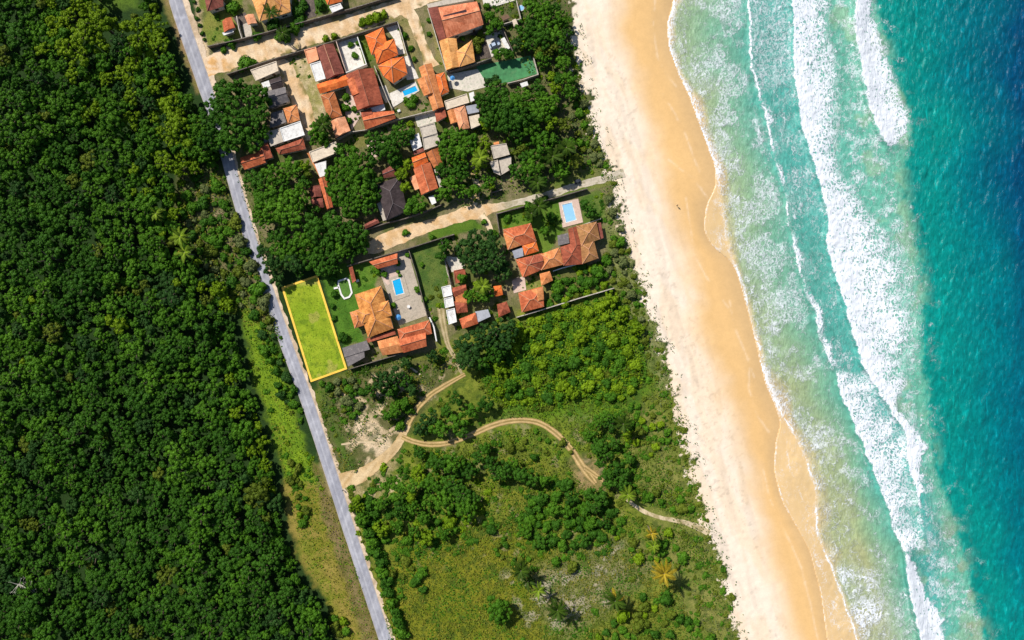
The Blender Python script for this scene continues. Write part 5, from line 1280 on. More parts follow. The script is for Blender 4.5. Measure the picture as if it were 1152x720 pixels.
house('house', 'large dark brown shingle roofed house among trees', 'house', [('hip', [(423,207),(450,198.5),(458,237),(434.5,248)], 'dark', 3.6, dict(ridge='ridgegrey', pitch=.4)), ('gable', [(430,192.5),(443,184),(445.5,198),(432,200.5)], 'maroon', 3.0, rg), ('slab', [(424,229),(429,226.5),(436,247),(431,248.5)], 'concrete', 2.2, op), ('gable', [(410,252.5),(424,245),(427,250.5),(411,257.5)], 'maroon', 2.5, nc)])
h_ = house('house', 'orange red gabled house with brown side wing above the middle dirt road', 'house', [('gable', [(465,190),(484,182.5),(493,211.5),(474,219.5)], 'red', 3.4, dict(ridge='ridge')), ('gable', [(463,177.5),(478,171.5),(482,182),(466,189)], 'bright', 3.2, {}), ('gable', [(479.5,172),(493,166),(498,184),(488,189)], 'rust', 3.0, rd), ('slab', [(461,200),(468,196),(472,212),(467,214)], 'pink', 2.3, op), ('slab', [(488,191),(491,190),(500,213),(496,215)], 'concrete', 2.2, op), ('slab', [(482,221.5),(488,219.5),(491,228),(486,230.5)], 'whitewall', 2.2, op)])
house('house', 'pale concrete roofed house with white terrace beside the row of crowns', 'house', [('flat', [(472,143),(489,138.5),(492,150),(475.5,155)], 'concrete', 3.2), ('flat', [(475,155),(492,150.5),(496,162.5),(477.5,169)], 'concrete', 3.0), ('slab', [(460,156),(471,149.5),(475,164.5),(465,170)], 'white', 2.5, op), ('shed', [(464,171),(476,166.5),(478,170),(466,174.5)], 'maroon', 2.4, op)])
house('house', 'long beige slab roof with orange tiled and grey wings left of the grove', 'house', [('flat', [(500,114),(525,105.5),(528,115.5),(502.5,123.5)], 'beige', 3.3), ('gable', [(503,125),(511,122),(516,137),(507,139.5)], 'orange', 3.0, nc), ('hip', [(510,122),(523,118.5),(528.5,144),(517,146)], 'pink', 3.1, {}), ('slab', [(524,119.5),(537,117),(539,126),(526.5,128.5)], 'tin', 2.9, op), ('slab', [(527.5,131),(539,128.5),(540.5,140.5),(530,145)], 'beige', 2.8, op)])
ph = house('pergola', 'white frame pergola between long beige roof and grove', 'pergola', [('slab', [(527.5,105),(533,103),(534.5,112.5),(529.5,115)], 'white', 2.5, dict(openings=False, over=.3))])
house('ruined_house', 'half ruined grey house with broken slabs inside the grove', 'ruin', [('flat', [(552,164),(569.5,161.5),(573.5,174),(555.5,179)], 'concrete', 3.1), ('flat', [(551,182.5),(560,180),(563,197.5),(555.5,194)], 'concrete', 2.8), ('slab', [(561,179.5),(575,175.5),(575.3,190),(564,197)], 'concrete', 2.3, op), ('gable', [(555,160.5),(561,159),(562,164),(556,165)], 'orange', 2.7, dict(caps=False, openings=False))])
bh = house('villa', 'big orange red villa with a dark panel on its roof', 'house', [('gable', [(493,8.5),(536.5,1.5),(544,27.5),(502.5,43)], 'salmon', 4.4, dict(pitch=.4)), ('shed', [(481.5,9.5),(492.5,7),(502,44),(494,46)], 'maroon', 3.2, op), ('gable', [(494,46),(513.5,42.5),(517,75),(502,79)], 'tan', 3.3, nc), ('hip', [(513,58),(531,45),(534.5,69.5),(516.5,75.5)], 'tan', 3.5, {}), ('slab', [(480,5),(533,-8),(535,-1),(482,9)], 'concrete', 3.0, op)])
sp = MB()
q0, q1, q2, q3 = P(498.5,17.5,5.85), P(524.5,10.5,5.85), P(525.8,15.5,6.5), P(500,22.5,6.5)
sp.poly([q0, q1, q2, q3][::-1]); lo = [v - Vector((0, 0, .9)) for v in (q0, q1, q2, q3)]
for a_, b_ in ((0, 1), (1, 2), (2, 3), (3, 0)): sp.poly([[q0, q1, q2, q3][a_], [q0, q1, q2, q3][b_], lo[b_], lo[a_]])
so = sp.build('solar_panel', M['solar'], bh); so.location = (-bh.location.x, -bh.location.y, 0)
house('house', 'orange hip roofed house with octagonal end beside a white patio', 'house', [('hip', [(410.5,40),(431,30.5),(437,55),(418,62)], 'bright', 3.4, {}), ('hip', [(420,52),(443.5,43.5),(448,61.5),(424,72.5)], 'bright', 3.6, rd), ('poly', [(425,74),(440,66),(454,63.5),(458.5,83),(442.5,94),(431.5,86)], 'bright', 3.3, dict(pitch=.45))])
house('house', 'long orange roofed house at the end of the branch lane', 'house', [('gable', [(471,76),(485.5,71),(499.5,120),(487,125)], 'orange', 3.4, {}), ('gable', [(469,89.5),(487,84),(492,104),(477,108)], 'orange', 3.7, {}), ('hip', [(490,84),(500,81),(505.3,103),(495,107.5)], 'bright', 3.2, {}), ('shed', [(489,125.5),(500,121.5),(502.5,131.5),(491,138)], 'brick', 2.6, op)])
house('house', 'wide dark red tiled house with lower orange ridge left of the white pool terrace', 'house', [('gable', [(389,84),(420,76.5),(431.5,117),(402,124)], 'brick', 3.6, rd), ('gable', [(390,90),(404,86.5),(411,104),(396,108)], 'red', 3.9, dict(caps=False)), ('gable', [(407,127),(443,124.5),(445.3,133),(411,146)], 'red', 3.0, {}), ('slab', [(417,121.5),(432,117),(433.5,123.5),(419,127.5)], 'white', 2.5, op), ('gable', [(406,126.5),(418,122.5),(420.5,134),(409,138)], 'brick', 2.8, nc)])
house('house', 'maroon double roof house with cream annex south of the upper dirt road', 'house', [('gable', [(356,54.5),(375,49),(387.3,82),(367.5,89.5)], 'maroon', 3.4, {}), ('flat', [(342.5,56.5),(355.5,53),(359,67),(347,72)], 'pink', 3.0), ('flat', [(349,72.5),(360.5,69),(366.5,88.5),(355.5,92)], 'white', 2.8), ('gable', [(356,95),(391.5,83.5),(392.8,95.5),(360,105.5)], 'bright', 3.1, nc)])
house('house', 'orange brown hip roof house with pale pink tiled extension', 'house', [('hip', [(360.5,107),(376,103),(385,130),(369.5,134.5)], 'rust', 3.3, {}), ('gable', [(371,137),(388,131),(394.3,147),(378,155.3)], 'pink', 3.1, nc)])
# middle and south
house('outbuilding', 'long low red tiled outbuilding along the wall above the garden pool', 'outbuilding', [('gable', [(415,294.5),(447,285),(447.5,296.5),(425,302.5)], 'red', 2.9, {})])
house('shed', 'narrow rusty red lean-to on the lawn left of the long low outbuilding', 'shed', [('shed', [(392.5,301),(396.5,299.7),(400.5,315.5),(396.5,318.5)], 'brick', 2.3, op)])
house('villa', 'big orange cross hipped villa on the lawn beside the yellow bordered lot', 'house', [('hip', [(399,331.5),(429,321.5),(442.5,369.5),(414,380)], 'gold', 3.8, dict(pitch=.5)), ('hip', [(393.5,351.5),(407,347),(412,365),(399,369.5)], 'orange', 3.2, {}), ('hip', [(400,349),(437,338),(441,355),(407,364)], 'gold', 4.6, dict(pitch=.35))])
house('house', 'red hip roofed house at the lower end of the pool patio', 'house', [('hip', [(447,370.5),(483,360),(486,375.5),(450,383)], 'red', 3.4, {}), ('gable', [(448,381),(479,372),(480,389.5),(454,397)], 'red', 3.5, dict(ridge='ridgedark')), ('gable', [(424.5,384),(447,378),(454,396),(430.5,400)], 'orange', 3.1, nc), ('shed', [(412,381),(444,371.5),(445.5,376),(414,385.5)], 'brick', 2.6, op)])
house('shed', 'grey fibre cement roofed shed against the yellow bordered lot', 'shed', [('shed', [(385,391.5),(412.5,383),(416,392.5),(410,394.5),][:2] + [(416.5,393),(388,402)], 'greyroof', 2.6, op), ('shed', [(388,401),(409.5,394.5),(410.5,402),(392,412.3)], 'greyroof', 2.8, op)])
house('house', 'red roofed house with separate bright orange square wing, left of the compound', 'house', [('hip', [(566,258),(597,251),(603.5,271),(571,281)], 'red', 3.4, {}), ('hip', [(566,263),(583,258),(586,276),(572,281)], 'orange', 3.6, {}), ('hip', [(587,275.5),(603,271),(606.3,282.5),(590.5,287.5)], 'bright', 3.0, {}), ('slab', [(576,282),(588,278.5),(589,288),(579,291)], 'tin', 2.5, op)])
house('house', 'long row of red brown tiled roofs in the middle of the compound', 'house', [('hip', [(580,292),(601,287),(609.5,303.5),(588,312.5)], 'red', 3.3, {}), ('gable', [(590,290),(610,284.5),(612,303),(595,307)], 'brick', 3.4, rd), ('hip', [(608,286),(629,278.5),(634.3,297.5),(609,304)], 'orange', 3.6, {})])
house('villa', 'large weathered villa with mossy tiles facing the beach', 'house', [('hip', [(630,278),(652,271),(656,297),(634,299)], 'brick', 3.5, rd), ('hip', [(648,254),(671,249.5),(675,269),(654,277)], 'mossy', 3.8, {}), ('hip', [(653,274),(668,270),(673.3,290.5),(655,297)], 'mossy', 3.6, {}), ('gable', [(639,257.5),(649,254.5),(655,275),(642,278)], 'brick', 3.4, rd), ('shed', [(627,265),(639,262),(640.5,273.5),(628,276.5)], 'greyroof', 2.8, op), ('shed', [(671,251.5),(676,250),(679,267.5),(675,269.5)], 'maroon', 2.7, op)])
house('cottage', 'little red tiled cottage just below the long row of roofs', 'house', [('hip', [(607,308),(618.5,305),(622,315.5),(609,321.5)], 'orange', 2.9, nc)])
house('house', 'orange tiled house standing on the long south wall', 'house', [('hip', [(583,329.5),(611,322),(612,345),(587,351.5)], 'red', 3.2, {}), ('gable', [(597,327),(611,323),(612,337),(600,340)], 'orange', 3.4, nc)])
house('hut', 'small bright orange pyramid roofed hut by the dark trees', 'hut', [('hip', [(555,322),(564,321),(565.8,331.5),(557,334)], 'bright', 2.7, nc)])
house('hut', 'small dark brick roofed hut below the bright orange hut', 'hut', [('hip', [(559,342.5),(570,339),(574.3,351),(561,357)], 'brick', 2.7, nc)])
house('row_house', 'row of three stepped white flat roofed blocks beside the sand track', 'house', [('flat', [(496.7,323),(507,320.5),(509,332),(499,334.5)], 'white', 3.0), ('flat', [(499.5,336),(509.3,333.5),(511,344),(501,346.5)], 'white', 2.7), ('flat', [(502,349),(511.5,346.5),(514,362),(505,365)], 'white', 2.9), ('gable', [(508,324),(524,320),(525.3,326.5),(511,334)], 'brick', 2.6, nc), ('shed', [(512,333),(524,327.5),(525.5,341),(512.5,340)], 'rust', 2.4, op), ('hip', [(511,339),(525,340.5),(526.3,351),(514,352.5)], 'brick', 2.7, nc)])
house('house', 'small red house with grey lean-to at the top of the sand track', 'house', [('hip', [(516.5,359),(535,351.5),(538,364),(520.5,370)], 'red', 3.0, nc), ('shed', [(534.5,350.5),(549,348),(552,356),(538,362.5)], 'tin', 2.5, op)])
house('hut', 'small brown brick hut left of the dark compound trees', 'hut', [('flat', [(510.5,304.5),(523,302),(524.5,316),(512.5,319)], 'brick', 2.3, op)])
house('carport', 'brown beamed carport over the courtyard right of the big villa', 'carport', [('slab', [(576,23),(580,21),(583,28),(578,30)], 'beige', 2.4, op), ('slab', [(563,19),(571,16),(574,20),(566,23)], 'wood', 2.4, op)])
house('toilet_block', 'small white roofed block at the lower wall of the green court', 'shed', [('slab', [(585,94),(593,91.5),(594.5,96),(587,98.5)], 'white', 2.4, op)])
house('toilet_block', 'narrow white roofed block beside the parked silver car', 'shed', [('slab', [(563.5,44),(567.5,42),(574,54),(570,56.5)], 'white', 2.5, op)])

# =================================================================== WALLS
def wall(label, pts, h=2.2, th=.28, mat='darkwall', name='garden_wall', cap=None):
    W = [P(x, y, h) for x, y in pts]; n = len(W); base = W[0]; Lp = []; Rp = []
    for i in range(n):
        d1 = (W[i] - W[i - 1]).xy.normalized() if i else None; d2 = (W[i + 1] - W[i]).xy.normalized() if i < n - 1 else None
        d = ((d1 or d2) + (d2 or d1)).normalized(); nr = Vector((-d.y, d.x)); k = th / 2 / max(.4, nr.dot(Vector((-(d1 or d2).y, (d1 or d2).x))))
        Lp.append(W[i].xy + nr * k); Rp.append(W[i].xy - nr * k)
    m = MB()
    for i in range(n):
        for q in (Lp[i], Rp[i]):
            m.v += [(q.x - base.x, q.y - base.y, -.3), (q.x - base.x, q.y - base.y, h + .0)]
    for i in range(n - 1):
        a = 4 * i; b = a + 4
        m.f += [(a, b, b + 1, a + 1), (a + 3, b + 3, b + 2, a + 2), (a + 1, b + 1, b + 3, a + 3)]
    m.f += [(0, 1, 3, 2), (4 * n - 4, 4 * n - 2, 4 * n - 1, 4 * n - 3)]
    o = m.build(name, M[mat], None); o.location = (base.x, base.y, 0)
    return tag(o, label, 'wall')
wall('dark stained wall along the top side of the upper dirt road', [(233,52),(254,47.5),(273,43),(300,36),(330,27.5),(352,21.5),(371,16),(395,9.5),(420,2),(446,-6)])
wall('short pale wall crossing from the upper road wall to the paved yard', [(272,43),(268.5,32),(266,18)], 2.0, .3, 'paleblock')
wall('dark wall along the lower side of the upper dirt road', [(255,83.5),(282,74.5),(311,65),(340,56.5),(378,45.3),(420,32),(447,24)])
wall('pale wall right of the white patio and orange octagon house', [(447,24),(452,40),(457,58),(462,72)], 2.0, .25, 'paleblock')
wall('pale wall on the left of the villa with the dark panel', [(481,9),(489,36),(502,80)], 2.2, .28, 'paleblock')
wall('dark wall under the villa with the dark panel', [(502,81),(535,71.5),(553,65)], 2.6, .35)
wall('mildewed wall on the lower and right side of the green court', [(571,93.5),(588,89.5),(605.5,83.5),(600,64)], 2.0, .28, 'paleblock')
wall('dark wall behind the silver car and courtyards', [(544,37),(556,33.5),(565,30),(571,44),(577,58)], 2.2, .3)
wall('pale wall beside the upper pool terrace', [(536,3),(543,24)], 2.0, .25, 'paleblock')
wall('pale wall closing the garden with blue round pool', [(581,0),(586,21),(566,27)], 2.0, .25, 'paleblock')
wall('cream wall left of the garden court', [(378,46),(390,84)], 2.0, .25, 'pinkpave')
wall('cream wall right of the garden court', [(402,41.5),(412,72),(389,81.5)], 2.2, .3, 'whitewall')
wall('pale wall left of the dark red house and pool terrace', [(421,74),(436,112),(441,122)], 2.0, .25, 'paleblock')
wall('long thin wall below the dark red house', [(379,156.5),(394,148.5),(411,146),(446,134.5),(475,127),(500,121)], 2.0, .25, 'paleblock')
wall('dark wall along the upper side of the middle dirt road', [(409,259),(434,251),(455,246),(478,238),(497,230)], 1.9, .3)
wall('short dark wall under the ruined house', [(552,217),(565,213)], 1.6, .3)
wall('dark wall of the double roofed house along the buggy path', [(562,262),(558.5,240.5),(580,234.5),(600,229),(630,221),(661,212)], 2.0, .3)
wall('pale wall on the right of the beachside pool garden', [(676,246),(655,253)], 1.6, .25, 'paleblock')
wall('dark wall below the middle dirt road down to the drive', [(390,299.5),(412,293),(436,286),(459,279.5),(486,271),(511,263.5)], 2.1, .3)
wall('dark fence wall right of the pool patio', [(460,282),(468,307),(474,331),(481,358)], 2.0, .25)
wall('pale end wall between pool patio and red hip roofed house', [(483,357),(488,368),(491,384)], 2.2, .45, 'whitewall')
wall('dark thin wall right of the grass drive', [(496.5,269),(502,296),(507,320)], 2.0, .22)
wall('pale wall left of the dark compound trees', [(500,290),(503,306),(508,320)], 1.4, .25, 'paleblock')
wall('long pale topped wall on the south side of the compound', [(581,357),(613,347.5),(650,336),(691,324)], 2.0, .35, 'paleblock')
wall('short dark wall left of the compound roofs', [(576,315),(584,311.5)], 2.0, .25)
wall('dark wall below the grey shed and red hip roofed house', [(392,415.5),(410,410),(430,404),(452,397.5)], 2.2, .3)
wall('curved white wall under the long compound roofs', [(622,305),(634,301),(648,297.5)], 1.6, .3, 'whitewall')

# =================================================================== PAVED YARDS, POOLS
PZ = [0.03]
def paved(name, pts, mat, up=None):
    PZ[0] += .004; z = PZ[0] if up is None else up
    m = MB(); m.prism([Pn(x, y, z) for x, y in pts], -.3, z); o = m.build(name, M[mat]); o['kind'] = 'structure'; return o
paved('patio', [(446.7,283),(458.5,281),(480,355),(449,366),(436,330),(426,303)], 'patio')
paved('patio', [(427,303.5),(442,297.5),(449,312),(436,321),(432,316)], 'pinkpave')
paved('paved_yard', [(272,27),(281,23.5),(284,39.5),(276,43)], 'concrete')
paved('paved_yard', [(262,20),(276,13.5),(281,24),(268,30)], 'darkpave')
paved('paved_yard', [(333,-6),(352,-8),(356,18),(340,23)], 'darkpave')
paved('paved_yard', [(380,46.5),(401.5,42),(410,73),(389.5,80.5)], 'whitepave')
paved('paved_yard', [(433.5,30),(446.5,26),(456,60),(447,62),(443.5,44)], 'whitepave')
paved('paved_yard', [(449,66),(460,62),(471,88),(458,90)], 'whitepave')
paved('paved_yard', [(503,84),(541.5,76.8),(550,97),(526,103),(506,99)], 'palepave')
paved('green_court', [(535,74),(570,68),(597,62.5),(604.5,83),(572,92.5),(549,95.5)], 'greencourt')
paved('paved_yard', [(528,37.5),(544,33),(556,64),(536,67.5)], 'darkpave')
paved('paved_yard', [(545,39),(564,32),(574,56),(553,64)], 'palepave')
paved('paved_yard', [(390,97),(402,107),(408,127),(396,146),(386,122)], 'pinkpave')
paved('paved_yard', [(424,98),(434,96),(440,112),(434,116)], 'palepave')
paved('paved_yard', [(411,160),(432,155),(440,168),(420,178)], 'pinkpave')
paved('paved_yard', [(466,130),(488,126),(500,122),(501,134),(470,143)], 'palepave')
paved('paved_yard', [(540,-12),(584,-16),(580,0),(545,9)], 'whitepave')
paved('paved_yard', [(576,316),(590,310),(592,326),(578,330)], 'pinkpave')
paved('paved_yard', [(500,288),(520,290),(524,303),(508,306)], 'palepave')
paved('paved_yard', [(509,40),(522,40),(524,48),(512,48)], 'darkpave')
def pool(label, deck, water, deckmat, watermat, deckname='deck'):
    c = P(*centroid(water)); root = empty('swimming_pool', c); tag(root, label, 'pool')
    L = lambda pts, z: [(p[0] - c.x, p[1] - c.y) for p in (Pn(x, y, z) for x, y in pts)]
    z = .16; d = L(deck, z); w = L(water, z)
    # deck as a ring with the basin left open: sloping quads between outlines of equal count
    m = MB(); n = len(d)
    for i in range(n):
        j = (i + 1) % n
        m.poly([(*d[i], z), (*d[j], z), (*w[j], z), (*w[i], z)]); m.poly([(*d[i], -.2), (*d[j], -.2), (*d[j], z), (*d[i], z)])
    m.build(deckname, M[deckmat], root)
    cp = MB(); w2 = inset(w, -.35)
    for i in range(n):
        j = (i + 1) % n
        cp.poly([(*w2[i], z + .05), (*w2[j], z + .05), (*w[j], z + .05), (*w[i], z + .05)]); cp.poly([(*w[i], -.2), (*w[j], -.2), (*w[j], z + .05), (*w[i], z + .05)]); cp.poly([(*w2[i], z - .05), (*w2[j], z - .05), (*w2[j], z + .05), (*w2[i], z + .05)])
    cp.build('coping', M['whitepave'], root)
    wm = MB(); wm.poly([(*q, z - .08) for q in w]); wm.build('water', M[watermat], root); return root
pool('bright blue garden pool in the brown patio beside the big villa', [(437,313),(453.5,307.5),(461,332),(443,339)], [(441.5,316),(450,313),(454.2,329.5),(445.5,332)], 'patio', 'poolwater')
pool('pale blue pool with pinkish deck nearest to the beach', [(628.5,228),(650.5,223.5),(656,250),(633,256)], [(632.5,230.5),(643,228),(648,247),(637,250)], 'pinkpave', 'palepool')
pool('blue pool on the white terrace in the middle of the upper houses', [(438,105),(467.5,91.8),(472,102),(442,121)], [(452.5,102.5),(467.3,96.5),(470,102),(455.2,108)], 'whitepave', 'poolwater')
pool('turquoise pool cut by the top edge of the picture', [(553,-18),(582,-26),(579,0.5),(554,8)], [(557,-14),(574,-18),(573,0),(558,4)], 'whitepave', 'poolwater')
# round blue paddling pool, parasols, table, oval kerb
def lathe_thing(name, label, cat, px, py): 
    q = P(px, py); r = empty(name, q); return tag(r, label, cat)
r = lathe_thing('paddling_pool', 'small round light blue paddling pool in the top right garden', 'pool', 586.5, 9.5)
m = MB(); m.cyl((0, 0, 0), 1.15, .45, 24); m.build('rim', M['whitepave'], r); m = MB(); m.cyl((0, 0, .40), .95, .08, 24); m.build('water', M['palepool'], r)
def parasol(label, px, py, R_, mat):
    r = lathe_thing('parasol', label, 'parasol', px, py)
    m = MB(); m.cyl((0, 0, 0), .03, 2.5, 8); m.build('pole', M['wood'], r)
    m = MB(); m.cyl((0, 0, 2.1), R_, .55, 8, .04); m.build('canopy', M[mat], r)
    m = MB(); m.cyl((0, 0, 0), .28, .1, 12); m.build('base', M['concrete'], r)
parasol('blue garden parasol on the lower part of the pool patio', 449, 357, 1.15, 'blue')
parasol('blue parasol on the bleached concrete yard beside the orange house', 509.5, 90, .95, 'blue')
r = lathe_thing('garden_table', 'round white garden table on the pool patio', 'table', 460, 345)
m = MB(); m.cyl((0, 0, .70), .62, .05, 20); m.build('table_top', M['white'], r); m = MB(); m.cyl((0, 0, 0), .05, .7, 8); m.build('leg', M['white'], r); m = MB(); m.cyl((0, 0, 0), .3, .04, 12); m.build('base', M['white'], r)
for lb, (x, y) in (('white garden table cluttered with chairs beside the pool terrace', (449, 125)), ('white lawn chair beside the narrow red lean-to', (402.5, 316))):
    r = lathe_thing('garden_table' if 'table' in lb[:22] else 'garden_chair', lb, 'table' if 'table' in lb[:22] else 'chair', x, y)
    m = MB(); m.box((0, 0, .55), 1.1, .9, .06, .4); m.build('table_top' if 'table' in lb[:22] else 'seat', M['white'], r)
    for sx in (-.45, .45):
        for sy in (-.35, .35): m = MB(); m.cyl((sx, sy, 0), .035, .52, 6); m.build('leg', M['white'], r)
    if 'chair' in lb[:22]: m = MB(); m.box((-.5, .1, .85), .08, .8, .6, .4); m.build('backrest', M['white'], r)
outer = [(380,315.5),(390,312.2),(393.3,315),(396.7,329.5),(393.5,334.8),(387,337),(383,331.7),(379.5,320.5)]
c = P(388, 324); root = empty('planted_bed', c); tag(root, 'oval white kerbed bed of grass on the villa lawn', 'garden bed')
o2 = [(p[0] - c.x, p[1] - c.y) for p in (Pn(x, y, .3) for x, y in outer)]; inn = inset(o2, .62); m = MB()
for i in range(8):
    j = (i + 1) % 8
    m.poly([(*o2[i], .3), (*o2[j], .3), (*inn[j], .3), (*inn[i], .3)]); m.poly([(*o2[i], -.1), (*o2[j], -.1), (*o2[j], .3), (*o2[i], .3)]); m.poly([(*inn[i], -.1), (*inn[j], -.1), (*inn[j], .3), (*inn[i], .3)])
kb = m.build('kerb', M['whitewall'], root); m = MB(); m.box((-3.1, 0.05, .15), 2.0, .7, .3, .2); m.build('step', M['whitewall'], root)
m = MB(); m.prism(inset(inn, -.02), -.1, .12); m.build('turf', M['grassbed'], root)
# yellow bordered lot: outline likely a drawn overlay mark, built as a raised strip
lot = [(316.5,323.3),(357,309.2),(390.6,415.2),(349.6,430)]
w = [Pn(x, y, .12) for x, y in lot]; inn = inset(w, .75); m = MB(); bx, by = w[0]
w = [(x - bx, y - by) for x, y in w]; inn = [(x - bx, y - by) for x, y in inn]
for i in range(4):
    j = (i + 1) % 4
    m.poly([(*w[i], .12), (*w[j], .12), (*inn[j], .12), (*inn[i], .12)]); m.poly([(*w[i], -.2), (*w[j], -.2), (*w[j], .12), (*w[i], .12)]); m.poly([(*inn[i], -.2), (*inn[j], -.2), (*inn[j], .12), (*inn[i], .12)])
o = m.build('lot_outline', M['yellow']); o.location = (bx, by, 0); tag(o, 'flat yellow outline enclosing the empty grass lot beside the road, likely a drawn mark', 'kerb')
LX, LY = np.meshgrid(np.linspace(0, 1, 60), np.linspace(0, 1, 140))
l4 = [np.array(p, float) for p in lot]
lx = (l4[0][0] * (1 - LX) + l4[1][0] * LX) * (1 - LY) + (l4[3][0] * (1 - LX) + l4[2][0] * LX) * LY
ly = (l4[0][1] * (1 - LX) + l4[1][1] * LX) * (1 - LY) + (l4[3][1] * (1 - LX) + l4[2][1] * LX) * LY
nn = fbm(lx, ly, 22, 501, 4); n2 = fbm(lx, ly, 6, 503, 3)
lc = lerp3((.195, .285, .014), (.275, .345, .022), sstep(.3, .7, .6 * nn + .4 * n2)); dpch = sstep(.60, .70, fbm(lx, ly, 15, 505, 4))
lc = lc * (1 - .55 * dpch[..., None]) + np.array((.36, .31, .08)) * .55 * dpch[..., None]
dk = sstep(.66, .72, fbm(lx, ly, 7, 507, 3)); lc = lc * (1 - .45 * dk[..., None]) + np.array((.07, .13, .012)) * .45 * dk[..., None]
ax_, ay_ = Pn(lx, ly, .03); nyy, nxx = LX.shape; ii = np.arange(nxx * nyy).reshape(nyy, nxx)
me = np_mesh('lawn', np.stack([ax_, ay_, np.full_like(ax_, .03)], -1).reshape(-1, 3), np.stack([ii[1:, :-1], ii[1:, 1:], ii[:-1, 1:], ii[:-1, :-1]], -1).reshape(-1, 4), None, {'zone': ('FLOAT_COLOR', 'POINT', np.concatenate([lc, np.ones(LX.shape + (1,))], -1).reshape(-1, 4))})
me.materials.append(painted('mown_lot_grass', 'zone', .9, .1, (2.2, .30), .5)); o = bpy.data.objects.new('lawn', me); link(o); o['kind'] = 'structure'

# =================================================================== VEHICLES, PEOPLE
def wheel(parent, x, y, r, w, rim=True):
    m = MB(); m.tube([(x, y - w / 2, r), (x, y + w / 2, r)], r, 14); t = m.build('wheel', M['black'], parent)
    k = MB(); k.tube([(x, y - w / 2 - .02, r), (x, y + w / 2 + .02, r)], r * .55, 10); k.build('rim', M['tin'], t)
root = empty('car', P(556.5, 51), math.radians(24)); tag(root, 'silver blue car parked in the walled yard left of the narrow white block', 'car')
def loft(name, secs, mat, parent):
    m = MB()
    for x, yw, zb, zt in secs: m.v += [(x, -yw, zb), (x, yw, zb), (x, yw * .96, zt), (x, -yw * .96, zt)]
    for i in range(len(secs) - 1):
        a = 4 * i; b = a + 4
        for k in range(4): m.f.append((a + k, a + (k + 1) % 4, b + (k + 1) % 4, b + k))
    m.f += [(3, 2, 1, 0), (4 * len(secs) - 4, 4 * len(secs) - 3, 4 * len(secs) - 2, 4 * len(secs) - 1)]
    return m.build(name, M[mat], parent, bevel=.05)
bd_ = loft('body', [(-2.15,.72,.35,.72),(-1.9,.84,.25,.90),(-.9,.86,.22,.95),(.8,.86,.22,.95),(1.8,.82,.25,.82),(2.1,.68,.35,.68)], 'carpaint', root)
loft('cabin_glass', [(-1.65,.70,.90,.98),(-1.1,.68,.90,1.38),(.35,.68,.90,1.40),(1.0,.70,.90,.98)], 'glass', root)
loft('roof_panel', [(-1.12,.62,1.385,1.43),(.32,.62,1.405,1.45)], 'carpaint', root)
for sx in (-1.35, 1.35):
    for sy in (-.78, .78): wheel(root, sx, sy, .31, .2)
for sy in (-.55, .55): m = MB(); m.box((2.03, sy, .62), .16, .28, .12); m.build('headlight', M['white'], root); m = MB(); m.box((-2.10, sy, .68), .12, .26, .12); m.build('tail_light', M['bright'], root)
root = empty('buggy', P(649.7, 204.3), math.radians(16)); tag(root, 'dark beach buggy on the path leading to the beach', 'buggy')
loft('body', [(-1.2,.5,.35,.75),(-.6,.62,.3,.8),(.3,.62,.3,.72),(1.2,.42,.4,.62)], 'darkpaint', root)
m = MB()
for sy in (-.5, .5): m.tube([(-.8, sy, .7), (-.6, sy, 1.55), (.2, sy, 1.55), (.6, sy, .7)], .04, 6)
m.build('roll_cage', M['black'], root); m = MB(); m.box((-.2, 0, 1.6), 1.0, 1.15, .05); m.build('roof_panel', M['darkpaint'], root)
for sx in (-.85, .85):
    for sy in (-.72, .72): wheel(root, sx, sy, .32, .28)
m = MB(); m.box((-.3, 0, .85), .5, 1.0, .12); m.build('seat', M['black'], root)
root = empty('motorbike', P(302.3, 330.5), math.radians(-68)); tag(root, 'dark motorbike with rider on the road beside the yellow bordered lot', 'motorbike')
loft('body', [(-.75,.10,.55,.80),(-.3,.17,.45,.85),(.2,.18,.40,.92),(.6,.10,.65,.95)], 'darkpaint', root)
wheel(root, -.65, 0, .30, .12); wheel(root, .68, 0, .30, .12)
m = MB(); m.tube([(.5, -.36, 1.02), (.56, 0, 1.0), (.5, .36, 1.02)], .02, 6); m.build('handlebar', M['black'], root); m = MB(); m.box((-.35, 0, .88), .6, .26, .1); m.build('seat', M['black'], root)
